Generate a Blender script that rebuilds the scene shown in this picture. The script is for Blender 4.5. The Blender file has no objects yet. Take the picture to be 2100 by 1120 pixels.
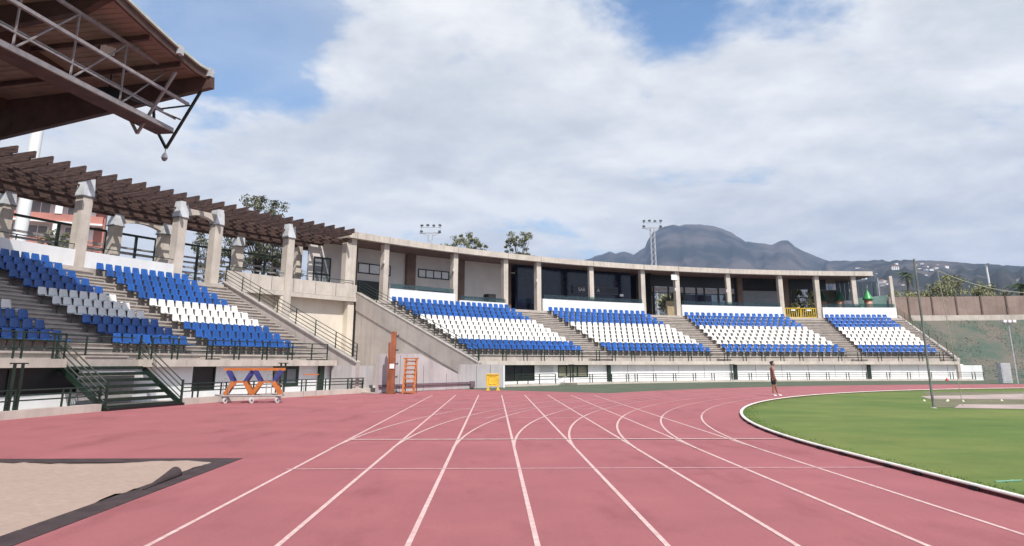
import bpy, bmesh, math, random
import numpy as np
from mathutils import Vector, Matrix, noise as mn
R = math.radians
random.seed(7); rng = np.random.default_rng(7)
scene = bpy.context.scene
COL = scene.collection

# ------------------------------------------------------------------ camera
cam_d = bpy.data.cameras.new('camera'); cam = bpy.data.objects.new('camera', cam_d); COL.objects.link(cam)
cam.location = (0, 0, 1.6654); cam.rotation_euler = (R(90 + 14.351), 0, R(-1.3334))
cam_d.sensor_width = 36; cam_d.lens = 36 * 1540 / 2100; cam_d.shift_y = -0.1
cam_d.clip_start = 0.1; cam_d.clip_end = 40000
scene.camera = cam

# ------------------------------------------------------------------ light
SUN = Vector((3.2, -7.35, 10.1)).normalized()
sun_d = bpy.data.lights.new('sun', 'SUN'); sun = bpy.data.objects.new('sun', sun_d); COL.objects.link(sun)
sun_d.energy = 4.5; sun_d.angle = R(0.7); sun_d.color = (1.0, 0.95, 0.87)
sun.rotation_euler = SUN.to_track_quat('Z', 'Y').to_euler()
scene.view_settings.view_transform = 'Standard'; scene.view_settings.look = 'None'
scene.view_settings.exposure = 0.33; scene.view_settings.gamma = 1.0

world = bpy.data.worlds.new('World'); scene.world = world; world.use_nodes = True
def build_world():
    nt = world.node_tree; N = nt.nodes; L = nt.links; N.clear()
    out = N.new('ShaderNodeOutputWorld'); sky = N.new('ShaderNodeTexSky'); sky.sky_type = 'NISHITA'; sky.sun_disc = False
    sky.sun_elevation = math.asin(SUN.z); sky.sun_rotation = math.atan2(SUN.x, SUN.y)
    bg = N.new('ShaderNodeBackground'); bg.inputs[1].default_value = 0.10
    hs = N.new('ShaderNodeHueSaturation'); hs.inputs['Saturation'].default_value = 1.15; hs.inputs['Value'].default_value = 1.5
    L.new(sky.outputs[0], hs.inputs['Color']); L.new(hs.outputs[0], bg.inputs[0])
    tc = N.new('ShaderNodeTexCoord'); sep = N.new('ShaderNodeSeparateXYZ'); L.new(tc.outputs['Generated'], sep.inputs[0])
    def M(op, a, b=None, c=None, clamp=False):
        n = N.new('ShaderNodeMath'); n.operation = op; n.use_clamp = clamp
        for i, x in enumerate((a, b, c)):
            if x is None: continue
            if isinstance(x, (int, float)): n.inputs[i].default_value = x
            else: L.new(x, n.inputs[i])
        return n.outputs[0]
    zz = M('MAXIMUM', sep.outputs[2], 0.0); den = M('ADD', zz, 0.22)
    u = M('DIVIDE', sep.outputs[0], den); v = M('DIVIDE', sep.outputs[1], den)
    cmb = N.new('ShaderNodeCombineXYZ'); L.new(u, cmb.inputs[0]); L.new(v, cmb.inputs[1])
    def noise(vec, scale, detail, rough, off=(0, 0, 0), dist=0.0):
        mp = N.new('ShaderNodeMapping'); mp.inputs['Location'].default_value = off; L.new(vec, mp.inputs[0])
        n = N.new('ShaderNodeTexNoise'); n.inputs['Scale'].default_value = scale; n.inputs['Detail'].default_value = detail
        n.inputs['Roughness'].default_value = rough; n.inputs['Distortion'].default_value = dist
        L.new(mp.outputs[0], n.inputs['Vector']); return n.outputs['Fac']
    OFF = (3.1, 7.7, 0)
    S1 = 1.9
    big = noise(cmb.outputs[0], S1, 12, 0.58, OFF, 0.15)
    lit = noise(cmb.outputs[0], S1, 12, 0.58, (OFF[0] + .02, OFF[1] + .10, 0), 0.15)
    fine = noise(cmb.outputs[0], 5.2, 10, 0.6, (1.3, 4.2, 0), 0.3)
    low = noise(cmb.outputs[0], 0.9, 3, 0.5, (8.3, 1.2, 0), 0.2)
    def blob(d, lo, hi, amt):          # a gap or a bank of cloud in one direction of the sky
        d = Vector(d).normalized(); vm = N.new('ShaderNodeVectorMath'); vm.operation = 'DOT_PRODUCT'
        L.new(tc.outputs['Generated'], vm.inputs[0]); vm.inputs[1].default_value = d
        mr = N.new('ShaderNodeMapRange'); mr.interpolation_type = 'SMOOTHSTEP'
        mr.inputs[1].default_value = math.cos(R(hi)); mr.inputs[2].default_value = math.cos(R(lo))
        mr.inputs[3].default_value = 0; mr.inputs[4].default_value = amt
        L.new(vm.outputs['Value'], mr.inputs[0]); return mr.outputs[0]
    def mrange(x, a, b, lo, hi):
        mr = N.new('ShaderNodeMapRange'); mr.interpolation_type = 'SMOOTHSTEP'; L.new(x, mr.inputs[0])
        for i, q in enumerate((a, b, lo, hi)): mr.inputs[i + 1].default_value = q
        return mr.outputs[0]
    holes = [((-.34, .865, .365), 0, 10, -.24), ((-.42, .83, .52), 2, 14, -.17), ((.27, .83, .485), 0, 9, -.13), ((.40, .83, .40), 0, 6, -.09),
             ((-.02, .92, .38), 2, 15, .09), ((.40, .88, .30), 3, 14, .07), ((-.36, .90, .27), 2, 9, .10)]
    d = M('ADD', big, mrange(sep.outputs[2], .05, .30, .20, .14)); d = M('ADD', d, mrange(sep.outputs[2], .36, .54, 0, -.20))
    for h in holes: d = M('ADD', d, blob(*h))
    d = M('ADD', d, M('MULTIPLY', M('SUBTRACT', fine, 0.5), 0.26))
    mask = mrange(d, .40, .62, 0, 1)
    veil = mrange(M('ADD', low, M('MULTIPLY', fine, .5)), .55, .95, .16, .85)          # thin high cloud
    mask = M('MAXIMUM', mask, M('MULTIPLY', M('ADD', veil, M('ADD', blob((-.335, .87, .36), 1, 12, -.50), blob((.28, .86, .43), 1, 11, -.40)), clamp=True), .7))
    # thickness and side light decide how grey the cloud is
    th = M('SUBTRACT', d, 0.56); th = M('MULTIPLY', th, 2.1, clamp=True)
    sl = M('MULTIPLY_ADD', M('SUBTRACT', big, lit), 2.7, 0.78)
    br = M('SUBTRACT', sl, M('MULTIPLY', th, 0.46)); br = M('ADD', br, M('MULTIPLY', M('SUBTRACT', fine, .5), .42)); br = M('ADD', br, M('MULTIPLY', M('SUBTRACT', low, .5), -.6), clamp=True)
    cr = N.new('ShaderNodeValToRGB'); e = cr.color_ramp.elements
    e[0].position = 0.0; e[0].color = (.57, .605, .66, 1); e[1].position = 1.0; e[1].color = (1.0, 1.0, 1.0, 1)
    m = cr.color_ramp.elements.new(.45); m.color = (.72, .75, .79, 1)
    L.new(br, cr.inputs[0])
    bg2 = N.new('ShaderNodeBackground'); bg2.inputs[1].default_value = 0.84; L.new(cr.outputs[0], bg2.inputs[0])
    mix = N.new('ShaderNodeMixShader'); L.new(M('MULTIPLY', mask, 0.96), mix.inputs[0]); L.new(bg.outputs[0], mix.inputs[1]); L.new(bg2.outputs[0], mix.inputs[2])
    L.new(mix.outputs[0], out.inputs[0])
build_world()
scene.cycles.max_bounces = 6; scene.cycles.transparent_max_bounces = 16; scene.cycles.volume_bounces = 0

# ------------------------------------------------------------------ helpers
CX, CY = 43.0, 15.0                     # centre of the bend
def P(r, phi, z=0.0):
    f = R(phi); return (CX - r * math.cos(f), CY + r * math.sin(f), z)
class MB:
    def __init__(s): s.v = []; s.f = []; s.mi = []; s.m = 0
    def add(s, vs, fs):
        n = len(s.v); s.v += [tuple(p) for p in vs]
        for f in fs: s.f.append(tuple(i + n for i in f)); s.mi.append(s.m)
        return s
    def box(s, c, d, rz=0, mat=None):
        x, y, z = d[0] / 2, d[1] / 2, d[2] / 2
        M4 = Matrix.Rotation(rz, 3, 'Z') if mat is None else mat
        vs = [Vector(c) + M4 @ Vector((sx * x, sy * y, sz * z)) for sx in (-1, 1) for sy in (-1, 1) for sz in (-1, 1)]
        return s.add(vs, [(0, 1, 3, 2), (4, 6, 7, 5), (0, 4, 5, 1), (2, 3, 7, 6), (0, 2, 6, 4), (1, 5, 7, 3)])
    def beam(s, p0, p1, w, h, up=(0, 0, 1)):
        p0, p1 = Vector(p0), Vector(p1); d = (p1 - p0).normalized(); up = Vector(up)
        if abs(d.dot(up)) > .98: up = Vector((0, 1, 0))
        a = d.cross(up).normalized(); b = a.cross(d)
        vs = [p + a * (w / 2 * i) + b * (h / 2 * j) for p in (p0, p1) for i, j in ((-1, -1), (1, -1), (1, 1), (-1, 1))]
        return s.add(vs, [(3, 2, 1, 0), (4, 5, 6, 7), (0, 1, 5, 4), (1, 2, 6, 5), (2, 3, 7, 6), (3, 0, 4, 7)])
    def tube(s, p0, p1, r, n=6, r2=None):
        p0, p1 = Vector(p0), Vector(p1); d = (p1 - p0).normalized(); r2 = r if r2 is None else r2
        a = d.orthogonal().normalized(); b = d.cross(a)
        vs = [p + (a * math.cos(2 * math.pi * k / n) + b * math.sin(2 * math.pi * k / n)) * rr for p, rr in ((p0, r), (p1, r2)) for k in range(n)]
        fs = [(k, (k + 1) % n, n + (k + 1) % n, n + k) for k in range(n)] + [tuple(range(n))[::-1], tuple(range(n, 2 * n))]
        return s.add(vs, fs)
    def pipe(s, pts, r, n=6):
        for a, b in zip(pts, pts[1:]): s.tube(a, b, r, n)
        return s
    def lathe(s, prof, c, n=16):
        vs = [(c[0] + r * math.cos(2 * math.pi * k / n), c[1] + r * math.sin(2 * math.pi * k / n), c[2] + z) for r, z in prof for k in range(n)]
        fs = [(j * n + k, j * n + (k + 1) % n, (j + 1) * n + (k + 1) % n, (j + 1) * n + k) for j in range(len(prof) - 1) for k in range(n)]
        fs += [tuple(range(n))[::-1], tuple(range((len(prof) - 1) * n, len(prof) * n))]
        return s.add(vs, fs)
    def arc(s, prof, a0, a1, step=1.0, lift=None):     # sweep a closed (r, z) profile round the bend
        n = max(1, int(math.ceil(abs(a1 - a0) / step))); k = len(prof); vs = []
        for i in range(n + 1):
            a = a0 + (a1 - a0) * i / n; dz = lift(a) if lift else 0
            vs += [P(r, a, z + dz) for r, z in prof]
        fs = [(i * k + j, i * k + (j + 1) % k, (i + 1) * k + (j + 1) % k, (i + 1) * k + j) for i in range(n) for j in range(k)]
        fs += [tuple(range(k))[::-1], tuple(range(n * k, (n + 1) * k))]
        return s.add(vs, fs)
    def bx(s, r0, r1, a0, a1, z0, z1, step=1.0): return s.arc([(r0, z0), (r1, z0), (r1, z1), (r0, z1)], a0, a1, step)
    def plate(s, prof, phi, t):                        # a radial wall of (r, z) outline, t metres thick
        f = R(phi); tx, ty = math.sin(f) * t / 2, math.cos(f) * t / 2; k = len(prof)
        vs = [(P(r, phi, z)[0] + q * tx, P(r, phi, z)[1] + q * ty, z) for q in (-1, 1) for r, z in prof]
        fs = [tuple(range(k)), tuple(range(k, 2 * k))[::-1]] + [(j, (j + 1) % k, k + (j + 1) % k, k + j) for j in range(k)]
        return s.add(vs, fs)
    def mesh(s, name, mats, smooth=False, recalc=True):
        me = bpy.data.meshes.new(name); me.from_pydata(s.v, [], s.f)
        for m in (mats if isinstance(mats, (list, tuple)) else [mats]): me.materials.append(m)
        me.polygons.foreach_set('material_index', s.mi)
        if recalc:
            b = bmesh.new(); b.from_mesh(me); bmesh.ops.recalc_face_normals(b, faces=b.faces); b.to_mesh(me); b.free()
        if smooth: me.polygons.foreach_set('use_smooth', [True] * len(me.polygons))
        me.update(); return me
    def build(s, name, mats, parent=None, smooth=False, recalc=True): return link(name, s.mesh(name, mats, smooth, recalc), parent)
WL = {}
def link(name, me, parent=None, local=False):
    o = bpy.data.objects.new(name, me); COL.objects.link(o)
    if parent is not None:
        o.parent = parent
        if not local:
            w = WL.get(parent.name, Vector((0, 0, 0))); o.location = -w
    return o
def tag(o, label, cat, group=None, kind=None):
    o['label'] = label; o['category'] = cat
    if group: o['group'] = group
    if kind: o['kind'] = kind
    return o
def thing(name, label, cat, loc=(0, 0, 0), group=None, rz=0):
    o = bpy.data.objects.new(name, None); COL.objects.link(o); o.empty_display_size = .3
    o.location = loc; o.rotation_euler.z = rz; WL[o.name] = Vector(loc)
    return tag(o, label, cat, group)
def structure(o, label=None):
    o['kind'] = 'structure'
    if label: o['label'] = label
    return o
def dup(src, loc, rz, label, group):
    r = src.copy(); COL.objects.link(r); r.location = loc; r.rotation_euler = (0, 0, rz); r['label'] = label
    if group: r['group'] = group
    for ch in src.children:
        c = ch.copy(); COL.objects.link(c); c.parent = r
        for g in ch.children:
            d = g.copy(); COL.objects.link(d); d.parent = c
    return r

# ------------------------------------------------------------------ materials
def mat(name, col, rough=.8, var=.12, scale=1.5, bump=0.0, bscale=40, metal=0.0, col2=None, streak=None, spec=.5, detail=6, coord='Object', stretch=(1, 1, 1), ramp=(.35, .68)):
    m = bpy.data.materials.new(name); m.use_nodes = True; nt = m.node_tree; N = nt.nodes; L = nt.links
    b = N['Principled BSDF']; b.inputs['Roughness'].default_value = rough; b.inputs['Metallic'].default_value = metal
    b.inputs['Specular IOR Level'].default_value = spec
    tc = N.new('ShaderNodeTexCoord'); mp = N.new('ShaderNodeMapping'); mp.inputs['Scale'].default_value = stretch
    L.new(tc.outputs[coord], mp.inputs[0])
    n = N.new('ShaderNodeTexNoise'); n.inputs['Scale'].default_value = scale; n.inputs['Detail'].default_value = detail; n.inputs['Roughness'].default_value = .6
    L.new(mp.outputs[0], n.inputs['Vector'])
    cr = N.new('ShaderNodeValToRGB'); e = cr.color_ramp.elements
    c2 = col2 if col2 else tuple(max(0, c * (1 - 2 * var)) for c in col); c1 = col if col2 else tuple(min(1, c * (1 + var)) for c in col)
    e[0].position, e[1].position = ramp; e[0].color = (*c2, 1); e[1].color = (*c1, 1)
    L.new(n.outputs['Fac'], cr.inputs[0]); out = cr.outputs[0]
    if streak:                                          # rain streaks and grime
        mp2 = N.new('ShaderNodeMapping'); mp2.inputs['Scale'].default_value = (2.2, 2.2, .12); L.new(tc.outputs[coord], mp2.inputs[0])
        n2 = N.new('ShaderNodeTexNoise'); n2.inputs['Scale'].default_value = 1.6; n2.inputs['Detail'].default_value = 5; L.new(mp2.outputs[0], n2.inputs['Vector'])
        mr = N.new('ShaderNodeMapRange'); mr.inputs[1].default_value = .48; mr.inputs[2].default_value = .72; mr.inputs[4].default_value = streak; L.new(n2.outputs['Fac'], mr.inputs[0])
        mx = N.new('ShaderNodeMix'); mx.data_type = 'RGBA'; mx.blend_type = 'MULTIPLY'; L.new(mr.outputs[0], mx.inputs['Factor']); L.new(out, mx.inputs['A']); mx.inputs['B'].default_value = (.42, .40, .38, 1)
        out = mx.outputs['Result']
    L.new(out, b.inputs['Base Color'])
    if bump:
        n3 = N.new('ShaderNodeTexNoise'); n3.inputs['Scale'].default_value = bscale; n3.inputs['Detail'].default_value = 4; L.new(mp.outputs[0], n3.inputs['Vector'])
        bp = N.new('ShaderNodeBump'); bp.inputs['Strength'].default_value = bump; bp.inputs['Distance'].default_value = .02; L.new(n3.outputs['Fac'], bp.inputs['Height']); L.new(bp.outputs[0], b.inputs['Normal'])
    return m
def glass(name, tint=(.75, .85, .85), a=.75):
    m = bpy.data.materials.new(name); m.use_nodes = True; N = m.node_tree.nodes; L = m.node_tree.links; N.clear()
    o = N.new('ShaderNodeOutputMaterial'); t = N.new('ShaderNodeBsdfTransparent'); t.inputs[0].default_value = (*tint, 1)
    g = N.new('ShaderNodeBsdfGlossy'); g.inputs['Roughness'].default_value = .03; fr = N.new('ShaderNodeFresnel'); fr.inputs[0].default_value = 1.5
    n = N.new('ShaderNodeTexNoise'); n.inputs['Scale'].default_value = 3
    ma = N.new('ShaderNodeMath'); ma.operation = 'MULTIPLY_ADD'; ma.inputs[1].default_value = a; L.new(fr.outputs[0], ma.inputs[0])
    ma2 = N.new('ShaderNodeMath'); ma2.operation = 'MULTIPLY'; ma2.inputs[1].default_value = .06; L.new(n.outputs['Fac'], ma2.inputs[0]); L.new(ma2.outputs[0], ma.inputs[2])
    mx = N.new('ShaderNodeMixShader'); L.new(ma.outputs[0], mx.inputs[0]); L.new(t.outputs[0], mx.inputs[1]); L.new(g.outputs[0], mx.inputs[2]); L.new(mx.outputs[0], o.inputs[0])
    return m
CONC = mat('concrete', (.41, .37, .335), .85, .10, .8, .25, 30, streak=.4)
CONC_L = mat('concrete_pale', (.54, .485, .43), .85, .08, .9, .2, 30, streak=.3)
CONC_G = mat('concrete_grey', (.46, .435, .44), .85, .08, .5, .2, 25, streak=.28)
CONC_R = mat('concrete_warm', (.47, .42, .395), .85, .09, .6, .25, 25, streak=.28)
STEP = mat('concrete_step', (.43, .385, .35), .9, .10, 1.6, .3, 30)
WHITE = mat('white_paint', (.76, .77, .78), .6, .04, .7, .05, 40, streak=.10)
WHITE_W = mat('white_render', (.60, .58, .57), .8, .05, .7, .1, 40)
CREAM = mat('cream_render', (.68, .61, .52), .8, .05, .6, .1, 40, streak=.12)
BLUE = mat('blue_plastic', (.013, .092, .35), .38, .16, 3.0, spec=.5)
WSEAT = mat('white_plastic', (.74, .74, .72), .4, .05, 3.0)
SUPP = mat('seat_steel', (.16, .15, .145), .6, .2, 4)
GREEN = mat('dark_green_paint', (.012, .028, .018), .45, .25, 3)
GREY_M = mat('grey_steel', (.30, .28, .28), .45, .12, 4)
TRUSS_M = mat('truss_steel', (.29, .27, .28), .5, .15, 3)
GALV = mat('galvanised', (.46, .48, .51), .45, .10, 4)
BROWN = mat('brown_timber', (.092, .053, .044), .75, .35, 2.2, .3, 18, stretch=(1, 1, 6))
SOFFIT = mat('brown_soffit', (.28, .205, .155), .75, .12, 1.2)
RAFTER = mat('brown_rafter', (.085, .045, .035), .75, .2, 1.5)
CEIL = mat('brown_ceiling', (.16, .10, .085), .8, .12, 1.0)
TRACK = None
LINE = mat('line_paint', (.66, .50, .47), .85, .12, 9, col2=(.50, .30, .29))
LINE_F = mat('faded_line_paint', (.58, .36, .36), .9, .12, 9, col2=(.46, .23, .24))
KERB_W = mat('kerb_white', (.74, .70, .64), .5, .10, 3)
RUBBER = mat('black_rubber', (.035, .022, .022), .9, .3, 6, .4, 120)
RUBBER_D = mat('dusty_rubber', (.062, .040, .042), .95, .3, 3.5, .4, 120, col2=(.034, .020, .021))
SAND = mat('sand', (.385, .285, .235), .98, .05, 9, .6, 80, detail=12)
TURF = mat('dull_green_turf', (.085, .105, .066), .98, .12, .5, .4, 90)
ORANGE = mat('orange_paint', (.48, .15, .035), .5, .12, 3)
ORANGE_D = mat('rusty_orange_paint', (.30, .092, .038), .6, .22, 1.2, streak=.5)
BLUE_P = mat('violet_blue_paint', (.035, .04, .19), .5, .15, 3)
YELLOW = mat('yellow_paint', (.72, .50, .045), .5, .1, 3)
NAVY = mat('dark_glazing', (.010, .013, .030), .12, .2, .6)
BLACKG = mat('black_glazing', (.008, .008, .009), .4, .2, .6)
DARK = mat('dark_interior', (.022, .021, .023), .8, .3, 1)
SHUT = mat('grey_shutter', (.20, .22, .24), .5, .1, 1, stretch=(1, 1, 14))
OLIVE = mat('olive_panel', (.20, .20, .14), .8, .15, .6)
BOARD = mat('tan_board', (.40, .32, .20), .8, .1, 1)
FENCE_B = mat('brown_screen', (.29, .215, .185), .85, .12, .5, streak=.25)
BARK = mat('bark', (.10, .075, .06), .9, .3, 4, .4, 20)
LEAF = mat('leaf_olive', (.18, .185, .105), .6, .3, .35, ramp=(.3, .7))
LEAF_D = mat('leaf_dark', (.13, .138, .088), .6, .35, .5)
LEAF_Y = mat('leaf_yellow_green', (.30, .30, .15), .65, .3, .35)
PALM_M = mat('palm_leaf', (.10, .14, .065), .5, .3, .6)
PINK = mat('terracotta_pink_render', (.47, .20, .165), .8, .08, .4, streak=.15)
GLASS = glass('clear_glass'); GLASS_G = glass('green_glass', (.55, .68, .66), .9)
SCREEN_B = mat('blue_grey_screen', (.045, .065, .085), .3, .2, .5)
SKIN = mat('brown_skin', (.30, .15, .105), .5, .1, 5)
SHORTS = mat('black_shorts', (.01, .01, .012), .8, .2, 8)
HAIR = mat('black_hair', (.01, .008, .007), .7, .2, 8)
SHOE = mat('white_shoe', (.75, .73, .72), .5, .05, 8)
LENS = mat('lamp_lens', (.65, .68, .70), .1, .05, 4)

def fade(m, lo, hi):                  # each moulded shell has its own sun fading and dust
    nt = m.node_tree; N = nt.nodes; L = nt.links; b = N['Principled BSDF']; src = b.inputs['Base Color'].links[0].from_socket
    g = N.new('ShaderNodeNewGeometry'); mr = N.new('ShaderNodeMapRange'); mr.inputs[3].default_value = lo; mr.inputs[4].default_value = hi; L.new(g.outputs['Random Per Island'], mr.inputs[0])
    oi = N.new('ShaderNodeObjectInfo'); mr2 = N.new('ShaderNodeMapRange'); mr2.inputs[3].default_value = lo; mr2.inputs[4].default_value = hi; L.new(oi.outputs['Random'], mr2.inputs[0])
    mu = N.new('ShaderNodeMath'); mu.operation = 'MULTIPLY'; L.new(mr.outputs[0], mu.inputs[0]); L.new(mr2.outputs[0], mu.inputs[1])
    vm = N.new('ShaderNodeVectorMath'); vm.operation = 'SCALE'; L.new(src, vm.inputs[0]); L.new(mu.outputs[0], vm.inputs['Scale']); L.new(vm.outputs[0], b.inputs['Base Color'])
fade(BLUE, .86, 1.14); fade(WSEAT, .93, 1.04)
def track_material():
    m = mat('red_track', (.378, .136, .146), .93, .05, .55, .5, 260, spec=.25, detail=8); nt = m.node_tree; N = nt.nodes; L = nt.links
    b = N['Principled BSDF']; src = b.inputs['Base Color'].links[0].from_socket; tc = [n for n in N if n.type == 'TEX_COORD'][0]
    def smudge(scale, st, lo, hi, amt, colr, src):
        mp = N.new('ShaderNodeMapping'); mp.inputs['Scale'].default_value = st; L.new(tc.outputs['Object'], mp.inputs[0])
        n = N.new('ShaderNodeTexNoise'); n.inputs['Scale'].default_value = scale; n.inputs['Detail'].default_value = 7; n.inputs['Roughness'].default_value = .62; L.new(mp.outputs[0], n.inputs['Vector'])
        mr = N.new('ShaderNodeMapRange'); mr.inputs[1].default_value = lo; mr.inputs[2].default_value = hi; mr.inputs[4].default_value = amt; L.new(n.outputs['Fac'], mr.inputs[0])
        mx = N.new('ShaderNodeMix'); mx.data_type = 'RGBA'; mx.blend_type = 'MULTIPLY'; L.new(mr.outputs[0], mx.inputs['Factor']); L.new(src, mx.inputs['A']); mx.inputs['B'].default_value = colr
        return mx.outputs['Result']
    s = smudge(.75, (1.3, .45, 1), .54, .72, .58, (.62, .55, .55, 1), src)      # scuffs running with the lanes
    s = smudge(.22, (1, .6, 1), .45, .72, .38, (.82, .83, .82, 1), s)
    s = smudge(30, (1, 1, 1), .48, .68, .34, (.66, .58, .58, 1), s)
    s = smudge(2.4, (1, .08, 1), .56, .72, .28, (.74, .66, .66, 1), s)
    s = smudge(160, (1, 1, 1), .45, .75, .35, (.55, .45, .45, 1), s)            # rubber granules
    L.new(s, b.inputs['Base Color']); return m
TRACK = track_material()
def lawn_material():
    m = mat('lawn', (.120, .175, .031), .95, .1, .5, .2, 120, col2=(.078, .132, .018), detail=10, ramp=(.3, .7)); nt = m.node_tree; N = nt.nodes; L = nt.links
    b = N['Principled BSDF']; src = b.inputs['Base Color'].links[0].from_socket; tc = [n for n in N if n.type == 'TEX_COORD'][0]
    for scale, st, lo, hi, amt, colr in ((.09, (.3, 1.6, 1), .42, .6, .5, (.80, .90, .8, 1)), (.18, (1, 1, 1), .42, .68, .85, (1.6, 1.2, 1.6, 1)), (.6, (.5, 1.4, 1), .5, .72, .5, (.72, .82, .7, 1)), (7, (.6, 1.5, 1), .4, .75, .40, (.70, .78, .6, 1)), (26, (.5, 1.3, 1), .40, .66, .42, (.66, .74, .55, 1)), (1.6, (.5, 1.5, 1), .45, .68, .38, (1.3, 1.12, 1.25, 1))):
        mp = N.new('ShaderNodeMapping'); mp.inputs['Scale'].default_value = st; L.new(tc.outputs['Object'], mp.inputs[0])
        n = N.new('ShaderNodeTexNoise'); n.inputs['Scale'].default_value = scale; n.inputs['Detail'].default_value = 6; L.new(mp.outputs[0], n.inputs['Vector'])
        mr = N.new('ShaderNodeMapRange'); mr.inputs[1].default_value = lo; mr.inputs[2].default_value = hi; mr.inputs[4].default_value = amt; L.new(n.outputs['Fac'], mr.inputs[0])
        mx = N.new('ShaderNodeMix'); mx.data_type = 'RGBA'; mx.blend_type = 'MULTIPLY'; L.new(mr.outputs[0], mx.inputs['Factor']); L.new(src, mx.inputs['A']); mx.inputs['B'].default_value = colr; src = mx.outputs['Result']
    L.new(src, b.inputs['Base Color']); return m
LAWN = lawn_material()
def bank_material():
    m = mat('planted_bank', (.135, .12, .10), .95, .1, .45, .7, 5, col2=(.07, .100, .078), detail=14, ramp=(.38, .62)); return m
BANK = bank_material()

# ------------------------------------------------------------------ ground, track, lawn
def sheet(name, m, polys, z=0.0):
    b = MB()
    for p in polys: b.add([(x, y, z) for x, y in p], [tuple(range(len(p)))])
    o = b.build(name, m, recalc=False); return structure(o)
def ring(r0, r1, a0, a1, step=1.0):
    n = int(math.ceil((a1 - a0) / step)); out = []
    for i in range(n):
        a, c = a0 + (a1 - a0) * i / n, a0 + (a1 - a0) * (i + 1) / n
        out.append([P(r0, a)[:2], P(r0, c)[:2], P(r1, c)[:2], P(r1, a)[:2]])
    return out
EARTH = mat('dry_earth', (.17, .14, .11), .95, .2, .02, .3, 2, col2=(.11, .11, .075))
g = MB(); NG = 96
rad = [0, 150, 500, 1500, 4000, 9000]
vs = [(0, 0, -.06)] + [(r * math.cos(2 * math.pi * k / NG), r * math.sin(2 * math.pi * k / NG), -.06) for r in rad[1:] for k in range(NG)]
fs = [(0, 1 + k, 1 + (k + 1) % NG) for k in range(NG)] + [(1 + j * NG + k, 1 + (j + 1) * NG + k, 1 + (j + 1) * NG + (k + 1) % NG, 1 + j * NG + (k + 1) % NG) for j in range(len(rad) - 2) for k in range(NG)]
structure(g.add(vs, fs).build('ground', EARTH))
sheet('running_track', TRACK, ring(36.5, 58.5, 0, 38.4) + ring(36.5, 46.55, 38.4, 150) + [[(-4.5, -30), (6.5, -30), (6.5, 15), (-4.5, 15)], [(-15.5, 14.5), (-4.5, 14.5), (-4.5, 15), (-15.5, 15)], [(-15.5, -30), (-4.5, -30), (-4.5, 2), (-15.5, 2)], [(-15.5, 2), (-14, 2), (-14, 14.5), (-15.5, 14.5)]])
sheet('turf_strip', TURF, ring(46.55, 62, 38.4, 150), .002)
sheet('lawn', LAWN, [[(6.5, -60), (80, -60), (80, 15), (6.5, 15)]] + [[(CX, CY), P(36.5, a)[:2], P(36.5, a + 1.5)[:2]] for a in np.arange(0, 180, 1.5)], .012)
mkc = MB(); mk = MB(); LX = [-3.24 + 1.22 * k for k in range(9)]
def strip(b, p0, p1, w, z):
    d = Vector(p1) - Vector(p0); n = Vector((-d.y, d.x)).normalized() * (w / 2)
    b.add([(p0[0] + n.x, p0[1] + n.y, z), (p0[0] - n.x, p0[1] - n.y, z), (p1[0] - n.x, p1[1] - n.y, z), (p1[0] + n.x, p1[1] + n.y, z)], [(0, 1, 2, 3)])
for k in range(8): strip(mk, (LX[k], -8), (LX[k], 41.6 - .25 * max(0, k - 5)), .055, .004)
for j in range(1, 9):
    a = 0
    for q in ring(36.5 + 1.22 * j - .027, 36.5 + 1.22 * j + .027, 1.2, 16, .75): mk.add([(x, y, .008) for x, y in q], [(0, 1, 2, 3)])
    for q in ring(36.5 + 1.22 * j - .024, 36.5 + 1.22 * j + .024, 16, 120, .75): mkc.add([(x, y, .008) for x, y in q], [(0, 1, 2, 3)])
strip(mk, (LX[0], 17.75), (6.44, 17.75), .13, .012)
structure(mk.build('track_markings', LINE, recalc=False))
structure(mkc.build('curved_track_markings', mat('pink_line_paint', (.60, .42, .40), .9, .12, 9, col2=(.48, .26, .26)), recalc=False))
mk2 = MB()
strip(mk2, (LX[0] - .1, 13.0), (6.42, 13.0), .075, .006)
for yy, x0, x1 in ((24.5, -1, 3.2), (29.2, -3.0, 4.5), (33.5, -2.5, 3)): strip(mk2, (x0, yy), (x1, yy + .1), .06 * max(1, yy / 18), .0065)
for rr, a0, a1 in ((44.2, 12, 34), (48.6, 14, 37), (41.9, 20, 60), (51.5, 22, 37)):
    for q in ring(rr - .025, rr + .025, a0, a1, 1): mk2.add([(x, y, .0105) for x, y in q], [(0, 1, 2, 3)])
structure(mk2.build('faded_track_markings', LINE_F, recalc=False))
# sand pit, with its rubber surround
sp = MB(); nx, ny = 60, 60
for i in range(nx + 1):
    for j in range(ny + 1):
        x = -14 + i * (9.17 / nx); y = 2 + j * (11.92 / ny)
        if j == ny: y += .05 * math.sin(x * 3.1) + random.uniform(-.02, .02)
        if i == nx: x += .05 * math.sin(y * 2.3) + random.uniform(-.02, .02)
        sp.v.append((x, y, -.012 + .02 * math.sin(x * 1.7 + y) * math.sin(y * 1.3) + random.uniform(-.008, .008) + .022 * mn.noise(Vector((x * 2.2, y * 2.2, 0))) + .012 * mn.noise(Vector((x * 6, y * 6, 5)))))
sp.f = [(i * (ny + 1) + j, (i + 1) * (ny + 1) + j, (i + 1) * (ny + 1) + j + 1, i * (ny + 1) + j + 1) for i in range(nx) for j in range(ny)]; sp.mi = [0] * len(sp.f)
o = structure(sp.build('sand_pit', SAND, smooth=True)); o.location.z = .012
mt = thing('rubber_border', 'dusty black rubber strip bordering the sand pit, one flap curled up', 'rubber border', (-4.7, 12, 0))
b = MB(); b.box((-9.3, 14.16, 0.002), (9.6, .50, .012)); b.build('border_strip', RUBBER_D, mt)
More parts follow.
